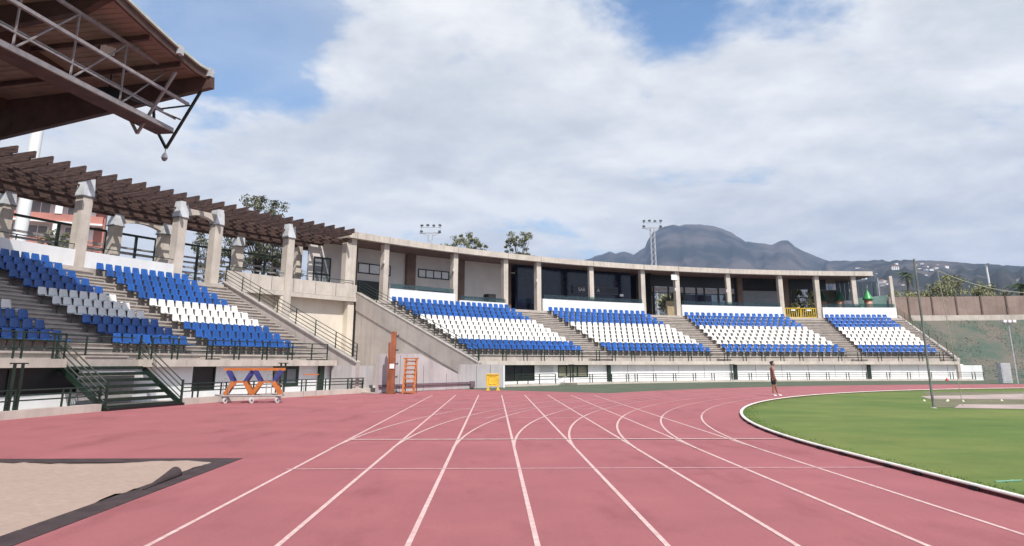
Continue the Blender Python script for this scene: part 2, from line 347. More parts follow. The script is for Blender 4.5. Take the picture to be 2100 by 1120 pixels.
b = MB(); b.box((-4.68, 7.93, 0.002), (.36, 11.96, .0121)); b.build('border_strip', RUBBER_D, mt)
b = MB(); ns, nj = 24, 14; vs = []
for i in range(ns + 1):
    t = i / ns; y = 10.95 + 1.35 * t; rr = .02 + .085 * t ** 1.6 * (1 if t < .93 else 1)
    rr = .012 + .105 * t ** 1.2
    for j in range(nj + 1):
        an = 1.18 * math.pi * j / nj
        vs.append((-4.70 - .10 * t + rr * (math.cos(an) - .35), y + .10 * t * (j / nj), .012 + rr * (.95 * math.sin(an) + .12 * (j / nj))))
b.add(vs, [(i * (nj + 1) + j, (i + 1) * (nj + 1) + j, (i + 1) * (nj + 1) + j + 1, i * (nj + 1) + j + 1) for i in range(ns) for j in range(nj)])
fl = b.build('curled_flap', RUBBER_D, mt, smooth=True); so = fl.modifiers.new('thick', 'SOLIDIFY'); so.thickness = .012
# kerb of the infield
kt = thing('track_kerb', 'white raised kerb rail curving round the edge of the grass infield', 'kerb', (6.5, 8, 0))
path = [(6.5, y) for y in np.arange(-12, 15, 1.0)] + [P(36.5, a)[:2] for a in np.arange(0, 130, 1.0)]
def sweep(b, path, prof):
    n = len(prof); vs = []
    for i, p in enumerate(path):
        a, c = Vector(path[max(0, i - 1)]), Vector(path[min(len(path) - 1, i + 1)]); t = (c - a).normalized(); nr = Vector((t.y, -t.x))
        vs += [(p[0] + nr.x * q, p[1] + nr.y * q, z) for q, z in prof]
    fs = [(i * n + j, i * n + (j + 1) % n, (i + 1) * n + (j + 1) % n, (i + 1) * n + j) for i in range(len(path) - 1) for j in range(n)] + [tuple(range(n))[::-1], tuple(range((len(path) - 1) * n, len(path) * n))]
    b.add(vs, fs)
b = MB(); sweep(b, path, [(-.01, .045), (.07, .045), (.08, .06), (.07, .075), (-.01, .075), (-.02, .06)]); b.build('kerb_rail', KERB_W, kt)
KRED = mat('kerb_dark_red', (.13, .035, .04), .9, .2, 4)
b = MB(); sweep(b, path, [(0, 0), (.06, 0), (.055, .045), (.005, .045)]); b.build('kerb_base', KRED, kt)
b = MB()
for y in np.arange(2, 16, 1.25): b.box((6.495, y + .2 * math.sin(y * 7), .03), (.06, .2, .045))
for a in np.arange(1, 14, 2.0): b.box((*P(36.51, a)[:2], .03), (.06, .2, .045), -R(a))
b.build('drain_notch', RUBBER, kt)
# grass blades near the kerb edge
n = 160000
u = rng.random(n); ang = rng.uniform(0, 1, n)
gx = 6.63 + rng.random(n) ** 2.2 * 12; gy = rng.uniform(7.5, 40, n)
dk = np.where(gy < 15, gx - 6.62, 36.38 - np.hypot(gx - CX, gy - CY)); ok = (dk > 0) & (dk < rng.random(n) ** 2 * .5)
gx, gy = gx[ok], gy[ok]; n = len(gx)
th = rng.uniform(0, 2 * np.pi, n); h = rng.uniform(.008, .026, n); w = rng.uniform(.006, .012, n); le = rng.uniform(-.015, .015, (n, 2))
V = np.empty((n, 3, 3)); V[:, 0] = np.stack([gx - np.cos(th) * w, gy - np.sin(th) * w, np.full(n, .012)], 1); V[:, 1] = np.stack([gx + np.cos(th) * w, gy + np.sin(th) * w, np.full(n, .012)], 1)
V[:, 2] = np.stack([gx + le[:, 0], gy + le[:, 1], .012 + h], 1)
def tri_mesh(name, V, m, k=3):
    me = bpy.data.meshes.new(name); n = len(V); me.vertices.add(n * k); me.vertices.foreach_set('co', V.reshape(-1)); me.loops.add(n * k); me.loops.foreach_set('vertex_index', np.arange(n * k, dtype=np.int32))
    me.polygons.add(n); me.polygons.foreach_set('loop_start', np.arange(0, n * k, k, dtype=np.int32)); me.polygons.foreach_set('loop_total', np.full(n, k, dtype=np.int32)); me.materials.append(m); me.update(); me.validate(); return me
tag(link('grass', tri_mesh('grass', V, LAWN)), 'short green grass blades growing on the infield', 'grass', kind='stuff')
# throwing pads
PAD = mat('pink_concrete_pad', (.42, .33, .30), .9, .12, .5, streak=.2); PAD_G = mat('worn_grass', (.16, .15, .085), .95, .15, .8)
sheet('worn_ground', PAD_G, [[(16.9, 29.6), (48, 22), (56, 47), (25, 45)]], .018)
sheet('throwing_pad', PAD, [[(17.2, 29.0), (26, 26.7), (44, 23), (45, 27.5), (27, 30.6), (19, 31.6)], [(20.5, 36.5), (34, 34), (52, 36), (52, 44), (36, 45), (21.6, 39.2)]], .024)

def leaf_cloud(centers, n, size, squash=.8, spread=1.0):
    c = centers[rng.integers(0, len(centers), n)]; d = rng.normal(0, 1, (n, 3)); d /= np.linalg.norm(d, axis=1)[:, None]; rr = rng.random(n) ** .55
    p = c[:, :3] + d * (c[:, 3] * rr)[:, None] * np.array([1, 1, squash]) * spread
    a = rng.normal(0, 1, (n, 3)); a /= np.linalg.norm(a, axis=1)[:, None]; q = np.cross(a, rng.normal(0, 1, (n, 3))); q /= np.linalg.norm(q, axis=1)[:, None]; s_ = rng.uniform(.55, 1.25, n)[:, None] * size
    V = np.empty((n, 4, 3)); V[:, 0] = p - a * s_; V[:, 1] = p + q * s_ * .42; V[:, 2] = p + a * s_; V[:, 3] = p - q * s_ * .42; return V
# ------------------------------------------------------------------ hills
SIL = [(-62, .02), (-35, .035), (-18, .05), (-8, .075), (-4.18, .0894), (1.33, .109), (5.05, .1249), (6.91, .1356), (8.21, .1411), (8.77, .1448), (9.21, .1421), (9.80, .1445), (10.59, .1403), (11.41, .149), (11.73, .1618), (12.12, .1701), (12.86, .1761), (13.59, .1783), (15.74, .1774), (17.13, .1723), (18.19, .1593), (18.78, .1525), (19.79, .1491), (20.46, .1473), (21.31, .1509), (21.71, .1511), (22.1, .1427), (23.18, .1313), (24.25, .1225), (25.81, .1204), (27.34, .1201), (29.42, .1185), (30.28, .1169), (31.94, .1122), (33.82, .1078), (35.62, .1045), (40.4, .0947), (50, .085), (62, .06)]
def sil(a): return np.interp(a, [s[0] for s in SIL], [s[1] for s in SIL])
from mathutils import noise as mn
na, nd = 560, 64; A = np.linspace(-62, 62, na)
vs = []
for a in A:
    far = 4800 if a < 24 else 4800 - 1700 * min(1, (a - 24) / 4)
    if a > 24 and a < 24.6: far = far
    for j in range(nd):
        t = j / (nd - 1); d = 420 + (far * 1.35 - 420) * t; x, y = d * math.sin(R(a)), d * math.cos(R(a))
        q = min(1, (d - 420) / (far - 420)); prof = q ** 1.9 if a < 24 else q ** 1.15
        top = far * float(sil(a))
        hgt = top * prof
        if d > far: hgt = top * (1 - .6 * (d - far) / (far * .35))
        gul = mn.fractal(Vector((x / 520, y / 520, .3)), .9, 2.1, 6); rid = abs(mn.noise(Vector((a * .9, d / 2200, 2))))
        env = min(1, 4 * q * (1 - q)) + .05
        hgt += (gul * 95 - rid * 95 + (mn.ridged_multi_fractal(Vector((x / 900, y / 900, 4)), .9, 2.1, 5, 1.0, 2.0) - 1.2) * 55) * env * (.8 if a < 24 else .6) + mn.noise(Vector((x / 60, y / 60, 9))) * 7 * q
        hgt += (mn.noise(Vector((a * 5, 1, 1))) + .6 * mn.noise(Vector((a * 13, 5, 1)))) * far * .0011 * q
        if d <= far: hgt = min(hgt, d * float(sil(a)) * (.985 if q < .97 else 1.0))
        vs.append((x, y, max(-8, hgt - 6 * (1 - q))))
fs = [(i * nd + j, (i + 1) * nd + j, (i + 1) * nd + j + 1, i * nd + j + 1) for i in range(na - 1) for j in range(nd - 1)]
HILL = mat('hillside', (.085, .075, .07), .95, .1, .0035, .9, .02, col2=(.018, .023, .022), detail=15, ramp=(.44, .60))
structure(MB().add(vs, fs).build('hills', HILL, smooth=True))
HV = np.array(vs).reshape(na, nd, 3)
def hill_z(a, d):
    far = 4800 if a < 24 else 4800 - 1700 * min(1, (a - 24) / 4); i = int(round((a + 62) / 124 * (na - 1))); t = (d - 420) / (far * 1.35 - 420) * (nd - 1); j = int(t); f = t - j
    return HV[i, j, 2] * (1 - f) + HV[i, j + 1, 2] * f
hb = MB(); hb.box((0, 0, 3.5), (14, 10, 7)); hb.m = 1; hb.add([(-7.4, -5.4, 7), (7.4, -5.4, 7), (7.4, 5.4, 7), (-7.4, 5.4, 7), (-4, 0, 9.2), (4, 0, 9.2)], [(0, 1, 5, 4), (1, 2, 5), (2, 3, 4, 5), (3, 0, 4), (3, 2, 1, 0)])
hb.m = 2
for x in (-4, 0, 4): hb.box((x, -5.02, 2), (1.6, .1, 1.6)); hb.box((x, -5.02, 5), (1.6, .1, 1.6))
house_me = hb.mesh('hill_house', [WHITE, mat('roof_tile', (.35, .16, .1), .8), BLACKG])
for i in range(60):
    a = random.choice([random.uniform(25.0, 31), random.uniform(26.5, 36)]); d = random.uniform(1500, 2950)
    o = link('hill_house', house_me); o.location = (d * math.sin(R(a)), d * math.cos(R(a)), hill_z(a, d) - 1); o.rotation_euler.z = random.uniform(0, 6); s = random.choice([.4, .55, .7, .95]); o.scale = (s * random.uniform(.8, 1.8), s, s * random.uniform(.7, 1.1))
    tag(o, 'tiny white house scattered on the distant hillside', 'house', 'white houses scattered over the far hillside')

# ------------------------------------------------------------------ grandstands
ZL = lambda i: 2.07 + .405 * i
ZR = lambda i: 2.26 + .384 * i
RI = lambda i: 61.0 + .8 * i
NR = 11
def terrace(b, Z, a0, a1, ztop):
    prof = [(60.5, 1.2), (60.5, 1.8), (61.0, 1.8)]
    for i in range(NR):
        prof += [(RI(i), Z(i) - .075), (RI(i) - .07, Z(i) - .075), (RI(i) - .07, Z(i)), (RI(i + 1), Z(i))]
    prof += [(RI(NR), ztop - .02), (70.0, ztop - .02), (70.0, 1.2)]
    b.arc(prof, a0, a1, 1.0)
def aisle(b, Z, lim, ztop):        # lim(r) -> the two edges of the aisle
    for i in range(-1, NR):
        r1 = RI(i + 1); z0 = Z(i) if i >= 0 else 1.8; z1 = (Z(i + 1) if i + 1 < NR else ztop); a0, a1 = lim(r1)
        zm = (z0 + z1) / 2; b.arc([(r1 - .4, z0 - .05), (r1 + .003, z0 - .05), (r1 + .003, zm), (r1 - .47, zm), (r1 - .47, zm - .06), (r1 - .4, zm - .06)], a0, a1)
def lerp2(f, t): return lambda r: tuple(f[k] + (t[k] - f[k]) * (r - 61.5) / 8.1 for k in (0, 1))

gl = thing('grandstand', 'curved concrete grandstand terrace beneath the timber pergola, nearer the camera', 'grandstand', P(60, 16))
b = MB(); terrace(b, ZL, 2, 29.75, 6.62); b.build('terrace', STEP, gl)
b = MB(); b.arc([(59.9, 1.5), (62, 1.5), (62, 1.79), (59.9, 1.8)], 2, 12.85); b.arc([(60.75, 1.5), (62, 1.5), (62, 1.79), (60.75, 1.8)], 12.85, 17.05); b.arc([(59.9, 1.5), (62, 1.5), (62, 1.79), (59.9, 1.8)], 17.05, 29.75); b.build('walkway_slab', CONC_L, gl)
for f, t in (((14.35, 16.5), (13.75, 16.0)), ((21.0, 21.95), (19.85, 21.8)), ((28.0, 29.7), (27.45, 29.7))):
    b = MB(); aisle(b, ZL, lerp2(f, t), 6.62); b.build('aisle_steps', STEP, gl)
b = MB(); b.arc([(69.95, 0), (79, 0), (79, 6.6), (69.95, 6.6)], 2, 29.75); b.build('concourse', CONC, gl)
for a0, a1 in ((3, 9.3), (9.8, 15.3), (15.75, 21.25), (21.75, 27.0)):
    b = MB(); b.bx(70.12, 70.32, a0, a1, 6.55, 7.52); b.build('parapet', WHITE, gl)
b = MB(); b.bx(60.35, 60.6, 2, 14.1, 0, .56); b.bx(60.35, 60.6, 21.5, 25.35, 0, 1.52); b.bx(60.35, 60.6, 25.35, 27.3, 0, .42); b.bx(60.35, 60.6, 27.3, 29.75, 0, 1.52); b.bx(60.35, 60.6, 16.7, 20.05, 0, 1.52); b.bx(60.35, 60.6, 20.05, 21.5, 0, .42); b.build('front_wall', WHITE, gl)
b = MB(); b.bx(60.30, 60.6, 13.95, 16.7, 0, 1.5); b.build('grey_wall', CONC_G, gl)
def win(par, r, a0, a1, z0, z1, nm, fm, pm, t=.1, mull=(), name='window', trans=()):
    w = MB(); e = math.degrees(t / r)
    w.bx(r, r + .12, a0, a0 + e, z0, z1); w.bx(r, r + .12, a1 - e, a1, z0, z1); w.bx(r, r + .12, a0 + e, a1 - e, z1 - t, z1); w.bx(r, r + .12, a0 + e, a1 - e, z0, z0 + t)
    for m_ in mull: w.bx(r + .005, r + .11, m_ - e / 2, m_ + e / 2, z0 + t, z1 - t)
    for z_ in trans: w.bx(r + .01, r + .105, a0 + e, a1 - e, z_ - t / 2, z_ + t / 2)
    f = w.build(name, fm, par); p = MB(); p.bx(r + .05, r + .07, a0 + e * .5, a1 - e * .5, z0 + t * .5, z1 - t * .5); p.build('pane', pm, f); return f
win(gl, 60.36, 2, 14.0, .56, 1.5, '', GREEN, BLACKG, .06, (5, 8, 11))
win(gl, 60.36, 20.05, 21.5, .42, 1.5, '', GREEN, BLACKG, .07)
win(gl, 60.36, 25.35, 27.3, .42, 1.5, '', GREEN, SHUT, .16, (26.35,))
b = MB(); b.bx(60.15, 60.34, 28.72, 29.05, 0.1, 1.5); b.build('drain_pipe', GREEN, gl)
b = MB(); b.arc([(58.65, 0), (60.5, 0), (60.5, .10), (58.65, .10)], 2, 30); b.build('passage_floor', CONC, gl)
b = MB(); b.bx(58.62, 60.1, 29.55, 31.4, 0.0, 1.5); b.build('end_block', CONC_G, gl)
kb = MB(); kb.arc([(58.36, 0), (58.64, 0), (58.64, .25), (58.36, .25)], 2, 13.0); kb.arc([(58.36, 0), (58.64, 0), (58.64, .25), (58.36, .25)], 17.2, 31.4)
o = kb.build('concrete_kerb', CONC_L, gl)
# end walls of the stairs
def stairwall(name, label, phi, coping, t, band):
    w = thing(name, label, 'wall', P(coping[0][0], phi)); b = MB()
    b.plate([(coping[0][0], 0)] + coping + [(coping[-1][0], 0)], phi, t); b.build('wall_panel', CONC_R, w)
    if band:
        b = MB(); b.plate([(r, z - band) for r, z in coping] + [(r, z) for r, z in coping][::-1], phi, t + .12); b.build('stair_beam', CONC_R, w)
    b = MB(); b.plate([(r, z + .002) for r, z in coping] + [(r, z + .07) for r, z in coping][::-1], phi, t + .18); b.build('coping', CONC, w); return w
CPL = [(58.55, 1.64), (70.16, 6.82)]; CPR = [(57.35, 1.63), (70.14, 7.0)]; CPE = [(60.15, 1.94), (71.4, 6.86)]
stairwall('stair_wall', 'sloping concrete stair wall at the right end of the nearer grandstand', 30.0, CPL, .28, 0)
stairwall('stair_wall', 'tall grey concrete stair wall rising behind the orange post, sloped coping', 40.0, CPR, .28, 1.35)
stairwall('stair_wall', 'sloping concrete stair wall at the far end beside the planted bank', 92.5, CPE, .28, 0)
lw = thing('low_wall', 'grey painted concrete wall behind the orange post, notched along its top', 'wall', P(57.4, 36))
b = MB(); up_ = [(30.3, 2.15), (33.95, 2.2), (34.0, 2.2), (38.0, .88), (38.04, 1.57), (42.35, 1.55)]
for (a0, z0), (a1, z1) in zip(up_, up_[1:]):
    n_ = max(1, int((a1 - a0) / .7))
    for q in range(n_):
        c0, c1 = a0 + (a1 - a0) * q / n_, a0 + (a1 - a0) * (q + 1) / n_; y0, y1 = z0 + (z1 - z0) * q / n_, z0 + (z1 - z0) * (q + 1) / n_
        b.add([P(57.3, c0, 0), P(57.3, c1, 0), P(57.3, c1, y1), P(57.3, c0, y0), P(57.5, c0, 0), P(57.5, c1, 0), P(57.5, c1, y1), P(57.5, c0, y0)], [(0, 1, 2, 3), (4, 7, 6, 5), (3, 2, 6, 7), (0, 4, 5, 1)] + ([(0, 3, 7, 4)] if q == 0 else []) + ([(1, 5, 6, 2)] if q == n_ - 1 else []))
b.build('wall_panel', CONC_G, lw)
b = MB(); b.bx(57.2, 57.298, 30.3, 38.9, .34, .46); b.bx(57.16, 57.298, 38.9, 39.3, 0.1, .5); b.build('conduit', mat('mauve_pipe', (.17, .12, .14), .7), lw)
b = MB(); b.plate([(57.3, 0), (60.4, 0), (60.4, 1.5), (57.3, 1.5)], 42.4, .2); b.build('return_wall', WHITE, lw)
JOINT = mat('joint_line', (.13, .12, .115), .9, .1, 3)
b = MB()
for a in (32.2, 34.4, 36.6): b.bx(57.288, 57.302, a - .012, a + .012, 0, 2.1 if a < 34 else (1.5 if a < 36 else 1.0))
for a in (39.6, 41.0): b.bx(57.288, 57.302, a - .012, a + .012, 0, 1.5)
b.bx(57.288, 57.302, 30.4, 42.3, .02, .035); b.build('form_joints', JOINT, lw)
# balcony between the two stands
bl = thing('balcony', 'concrete balcony over the gap between the grandstands, cream wall below', 'balcony', P(70, 35))
b = MB(); b.arc([(70.2, 6.35), (79, 6.35), (79, 6.6), (70.2, 6.6)], 29.75, 40.2); b.build('floor_slab', CONC_L, bl)
b = MB(); b.bx(70.2, 70.4, 30.15, 39.9, 6.62, 7.6); b.build('parapet', CONC_L, bl)
b = MB()
for a in (31.8, 33.3, 34.9, 36.6, 38.2): b.bx(70.186, 70.202, a - .012, a + .012, 6.62, 7.59)
b.build('form_joints', JOINT, bl)
b = MB(); b.bx(70.12, 70.45, 30.15, 39.9, 6.3, 6.598); b.build('edge_beam', CONC_L, bl)
b = MB(); b.bx(70.85, 71.1, 30.2, 40.0, 0, 6.345); b.build('cream_wall', CREAM, bl)
b = MB(); b.add([P(70.6, 34.0, 0), P(70.6, 34.5, 0), P(70.848, 34.5, 0), P(70.848, 34.0, 0), P(70.15, 34.0, 6.29), P(70.15, 34.5, 6.29), P(70.848, 34.5, 6.29), P(70.848, 34.0, 6.29)], [(0, 1, 5, 4), (1, 2, 6, 5), (3, 7, 6, 2), (0, 4, 7, 3), (4, 5, 6, 7)]); b.build('buttress', CREAM, bl)
b = MB(); b.bx(70.3, 70.848, 39.3, 39.8, 0, 6.29); b.build('pier', CREAM, bl)
structure(MB().bx(57.5, 72.3, 30.1, 39.9, 0, .05).build('passage_ground', CONC))

gr = thing('grandstand', 'long curved concrete grandstand terrace in front of the pavilion, far side', 'grandstand', P(60, 66))
b = MB(); terrace(b, ZR, 40.15, 92.4, 6.55); b.build('terrace', STEP, gr)
b = MB(); b.arc([(59.9, 1.5), (62, 1.5), (62, 1.79), (59.9, 1.8)], 42.5, 92.4); b.build('walkway_slab', CONC_L, gr)
AR = [((40.2, 42.9), (40.2, 42.25)), ((54.85, 57.2), (53.35, 56.95)), ((68.55, 69.95), (67.0, 70.75)), ((82.55, 84.1), (81.1, 84.8)), ((91.35, 92.35), (90.95, 92.35))]
for f, t in AR:
    b = MB(); aisle(b, ZR, lerp2(f, t), 6.55); b.build('aisle_steps', STEP, gr)
b = MB(); b.arc([(69.95, 0), (79, 0), (79, 6.53), (69.95, 6.53)], 40.15, 92.4); b.build('concourse', CONC, gr)
for a0, a1, z1 in ((42.65, 48.5, 7.6), (48.95, 53.3, 7.08), (56.95, 67.1, 7.7), (71.0, 81.05, 7.7), (85.05, 92.0, 7.7)):
    b = MB(); b.bx(70.12, 70.32, a0, a1, 6.45, z1); b.build('parapet', WHITE, gr)
    b = MB(); b.bx(70.2, 70.225, a0 + .1, a1 - .1, z1 + .03, z1 + .42); b.build('glass_panel', GLASS_G, gr)
b = MB()
for a0, a1, z in ((42.4, 45.1, 0), (48.7, 51.1, 0), (54.3, 93.0, 0)): b.bx(60.35, 60.6, a0, a1, 0, 1.52)
b.bx(60.35, 60.6, 45.1, 48.7, 0, .3); b.bx(60.35, 60.6, 51.1, 54.3, 0, .5); b.build('front_wall', WHITE, gr)
win(gr, 60.36, 45.1, 48.7, .3, 1.5, '', GREEN, BLACKG, .09, (46.75, 47.5))
win(gr, 60.36, 51.1, 54.3, .5, 1.5, '', GREEN, OLIVE, .11, (52.05, 52.75, 53.2))
b = MB(); b.bx(60.32, 60.345, 49.2, 50.6, .95, 1.35); b.build('wall_vent', WHITE_W, gr)
for a in (56.4, 70.0, 83.85):
    b = MB(); b.bx(60.12, 60.34, a - .14, a + .14, 0, 1.5); b.build('drain_pipe', GREEN, gr)
b = MB()
for a in np.arange(58.5, 92, 2.75): b.bx(60.344, 60.352, a - .015, a + .015, 0.05, 1.48)
b.build('panel_joints', SUPP, gr)
b = MB(); b.arc([(58.4, 0), (60.5, 0), (60.5, .14), (58.4, .14)], 51.3, 93); b.arc([(58.4, 0), (60.5, 0), (60.5, .14), (58.4, .14)], 42.5, 49.3); b.build('kerb_strip', CONC_L, gr)
b = MB(); b.bx(60.2, 60.7, 92.6, 94.6, 0, 1.42); b.build('end_wall', WHITE, gr)
b = MB(); b.plate([(60.75, 0), (64, 0), (60.75, 1.4)], 94.5, .12); b.build('wing_wall', CONC_G, gr)

# ------------------------------------------------------------------ railings
def railing(name, label, r, a0, a1, z0, z1, nrail, posts, group=None, pair=.0, pw=.07, rw=.023, ph=0):
    t = thing(name, label, 'railing', P(r, (a0 + a1) / 2), group)
    for k in range(nrail):
        z = z1 - (z1 - z0 - .12) * k / nrail; b = MB(); n = max(1, int(math.ceil((a1 - a0) / 1.0)))
        b.pipe([P(r, a0 + (a1 - a0) * i / n, z) for i in range(n + 1)], rw, 6); b.build('rail', GREEN, t)
    for a in posts:
        b = MB(); b.beam(P(r, a, z0), P(r, a, z1 + ph), pw, pw * .5, up=(math.cos(R(a)), -math.sin(R(a)), 0)); b.build('post', GREEN, t)
    return t
def pairs(a, gap=.33): return [q for x in a for q in (x - gap / 2, x + gap / 2)]
railing('railing', 'dark green railing along the walkway edge left of the metal stairs', 59.97, 3, 12.75, 1.8, 2.68, 3, pairs([5, 7.8, 10.75]) + [12.24, 12.75])
railing('railing', 'dark green railing along the walkway between metal stairs and stair wall', 59.97, 17.1, 29.0, 1.8, 2.68, 3, [17.12] + pairs([18.45, 20.55, 22.33, 24.27, 26.12]) + [27.76, 28.99])
railing('railing', 'short dark green railing behind the top of the metal stairs', 60.8, 12.9, 17.05, 1.8, 2.68, 3, [14.6])
rp = [45.25, 47.4, 49.2, 51.2, 53.17, 55.05, 56.75, 58.85, 60.95, 63.0, 65.0, 67.0]
rp += list(np.arange(68.9, 91.5, 2.0))
railing('railing', 'long dark green railing along the front of the far grandstand walkway', 59.97, 42.6, 92.0, 1.8, 2.66, 3, [42.7] + pairs(rp, .34) + [92.0])
railing('railing', 'green ground level railing on the kerb left of the metal stairs', 58.5, 3, 13.1, .25, .83, 3, pairs([5, 7.1, 9.15, 11.45]) + [13.0])
railing('railing', 'green ground level railing on the kerb behind the hurdle trolley', 58.5, 17.35, 30.5, .25, .82, 3, pairs([18.2, 19.95, 21.8, 23.7, 25.62, 27.48, 29.3]) + [30.4])
rp = [53.0, 55.1, 56.95, 57.9, 59.92, 62.1, 64.27, 66.3] + list(np.arange(68.3, 93, 2.05))
railing('railing', 'long green ground level railing in front of the white wall', 58.6, 51.4, 93.8, .14, .78, 3, pairs(rp, .27) + [93.8])
railing('railing', 'short green railing before the dark opening beside the yellow board', 58.6, 45.2, 49.2, .14, .85, 3, [45.2, 46.3, 47.5, 49.2])
b = MB(); t = thing('handrail', 'thin sloping handrail on the ramp beside the olive windows', 'handrail', P(58.6, 50.2))
b.pipe([P(58.7, 49.2, .35), P(58.7, 51.3, .85)], .022); b.pipe([P(58.7, 49.2, .05), P(58.7, 51.3, .5)], .018); b.build('rail', GREY_M, t)
b = MB(); b.tube(P(58.7, 50.2, 0), P(58.7, 50.2, .6), .022); b.build('post', GREY_M, t)
def slope_rail(name, label, phi, cp, offs, npost, h=.92, nr=4, r0=None, r1=None, M_=GREEN):
    (ra, za), (rb, zb) = cp; sl = (zb - za) / (rb - ra); r0 = r0 or ra + .15; r1 = r1 or rb - .1; zz = lambda r: za + sl * (r - ra) + .07
    t = thing(name, label, 'railing', P(r0, phi, zz(r0)))
    for k in range(nr):
        b = MB(); b.pipe([P(r0, phi, zz(r0) + h * (k + 1) / nr), P(r1, phi, zz(r1) + h * (k + 1) / nr)], .022); b.build('rail', M_, t)
    for i in range(npost):
        r = r0 + (r1 - r0) * i / (npost - 1); b = MB(); b.tube(P(r, phi, zz(r)), P(r, phi, zz(r) + h), .035, 6); b.build('post', M_, t)
    return t
slope_rail('stair_railing', 'dark green sloping railing on the stair wall of the nearer grandstand', 30.0, CPL, 0, 8)
slope_rail('stair_railing', 'dark green sloping railing on the grey stair wall above the orange post', 40.0, CPR, 0, 7)
slope_rail('stair_railing', 'olive sloping railing at the far end beside the planted bank', 92.5, CPE, 0, 8, M_=mat('olive_paint', (.14, .12, .08), .6))
# parapet top rails
for a0, a1, lab in ((15.75, 21.25, 'thin dark rail on the white parapet left of the first pergola pillar'), (21.75, 27.0, 'thin dark rail on the white parapet right of the first pergola pillar'), (30.2, 39.6, 'thin dark rail on the concrete balcony parapet'), (48.95, 53.3, 'thin dark rail on the lower white parapet by the dark box')):
    zb = 7.6 if a0 == 30.2 else (7.08 if a0 > 40 else 7.52)
    railing('parapet_rail', lab, 70.25, a0, a1, zb, zb + .3, 1, list(np.linspace(a0, a1, max(3, int((a1 - a0) / 1.7)))), rw=.025, pw=.05)
# tall twin posts with a cross piece
for a, lab in ((9.25, 'tall dark twin post with cross bar, nearest, left of the metal stairs'), (23.95, 'tall dark twin post with cross bar behind the hurdle trolley'), (50.8, 'tall dark twin post with cross bar before the olive windows'), (68.35, 'slim dark twin post before the white wall near the athlete')):
    big = a < 30; r = 58.48; t = thing('twin_post', lab, 'post', P(r, a)); e = .16 if big else .13
    for q in (-e, e):
        b = MB(); b.beam(P(r, a + q, .2), P(r, a + q, 1.64 if big else 1.5), .09 if big else .07, .05, up=(math.cos(R(a)), -math.sin(R(a)), 0)); b.build('post', GREEN, t)
    b = MB(); b.beam(P(r, a - 2.2 * e, 1.645 if big else 1.52), P(r, a + 2.2 * e, 1.645 if big else 1.52), .05, .04); b.build('cross_bar', GREEN, t)

# ------------------------------------------------------------------ metal stairs
st = thing('metal_stairs', 'dark green open metal stairs from the track up to the walkway', 'stairs', P(58.4, 15))
SA0, SA1 = 13.1, 17.15; zt = lambda r: (r - 58.3) / (60.75 - 58.3) * 1.8
for a in (SA0, SA1):
    b = MB(); b.beam(P(58.2, a, -.02), P(60.78, a, 1.76), .06, .2); b.build('stringer', GREEN, st)
for i in range(8):
    r = 58.42 + i * .31; b = MB(); b.bx(r - .02, r + .26, SA0 + .08, SA1 - .08, zt(r) + .03, zt(r) + .075); b.bx(r - .02, r, SA0 + .08, SA1 - .08, zt(r) - .04, zt(r) + .03); b.build('tread', GREEN, st)
b = MB(); b.bx(58.2, 58.42, SA0 - .05, SA1 + .1, 0, .10); b.build('base_plate', BLACKG, st)
for a in (SA0, SA1):
    for k in range(4):
        h = .22 + .22 * k; b = MB(); b.pipe([P(58.3, a, .05 + h), P(60.6, a, 1.72 + h)], .026); b.build('rail', GREEN, st)
    b = MB(); b.tube(P(58.3, a, 0), P(58.3, a, 1.0), .055); b.build('post', GREEN, st)
    b = MB(); b.tube(P(60.6, a, 1.6), P(60.6, a, 2.72), .055); b.build('post', GREEN, st)

# ------------------------------------------------------------------ seats
def seat_mesh(name, m):
    path = [(-.23, .385), (-.215, .415), (-.16, .42), (0, .405), (.12, .41), (.185, .45), (.215, .55), (.245, .70), (.26, .79), (.262, .805)]
    wid = [.40, .43, .44, .44, .44, .435, .42, .385, .345, .32]; cols = [-1, -.86, -.45, 0, .45, .86, 1]; b = MB(); top = []; bot = []
    for i, ((y, z), w) in enumerate(zip(path, wid)):
        w *= 1.13; a, c = path[max(0, i - 1)], path[min(len(path) - 1, i + 1)]; t = Vector((c[0] - a[0], c[1] - a[1])).normalized(); nx_, nz_ = -t.y, t.x
        for q in cols:
            lip = .035 * (abs(q) > .9) + .008 * (abs(q) > .8); lip *= 1 if 1 <= i <= 8 else .4
            top.append((q * w / 2, y + nx_ * lip, z + nz_ * lip)); bot.append((q * w / 2 * .985, y + nx_ * (lip - .02), z + nz_ * (lip - .02)))
    n, k = len(path), len(cols); fs = []
    for i in range(n - 1):
        for j in range(k - 1):
            q = i * k + j; fs.append((q, q + 1, q + k + 1, q + k)); fs.append((n * k + q, n * k + q + k, n * k + q + k + 1, n * k + q + 1))
    edge = [j for j in range(k)] + [i * k + k - 1 for i in range(1, n)] + [(n - 1) * k + j for j in range(k - 2, -1, -1)] + [i * k for i in range(n - 2, 0, -1)]
    for a, c in zip(edge, edge[1:] + edge[:1]): fs.append((a, n * k + a, n * k + c, c))
    b.add(top + bot, fs); return b.mesh(name, m, smooth=True)
SB, SW = seat_mesh('seat_shell_blue', BLUE), seat_mesh('seat_shell_white', WSEAT)
b = MB(); b.box((0, .02, .375), (.30, .34, .03)); b.box((0, .1, .19), (.07, .07, .36)); b.box((0, .1, .01), (.16, .16, .02)); SUPM = b.mesh('seat_support', SUPP)
def proto(kind):
    t = thing('stadium_seat', '', 'seat'); link('seat_shell', SB if kind == 'b' else SW, t, True); link('support', SUPM, t, True); return t
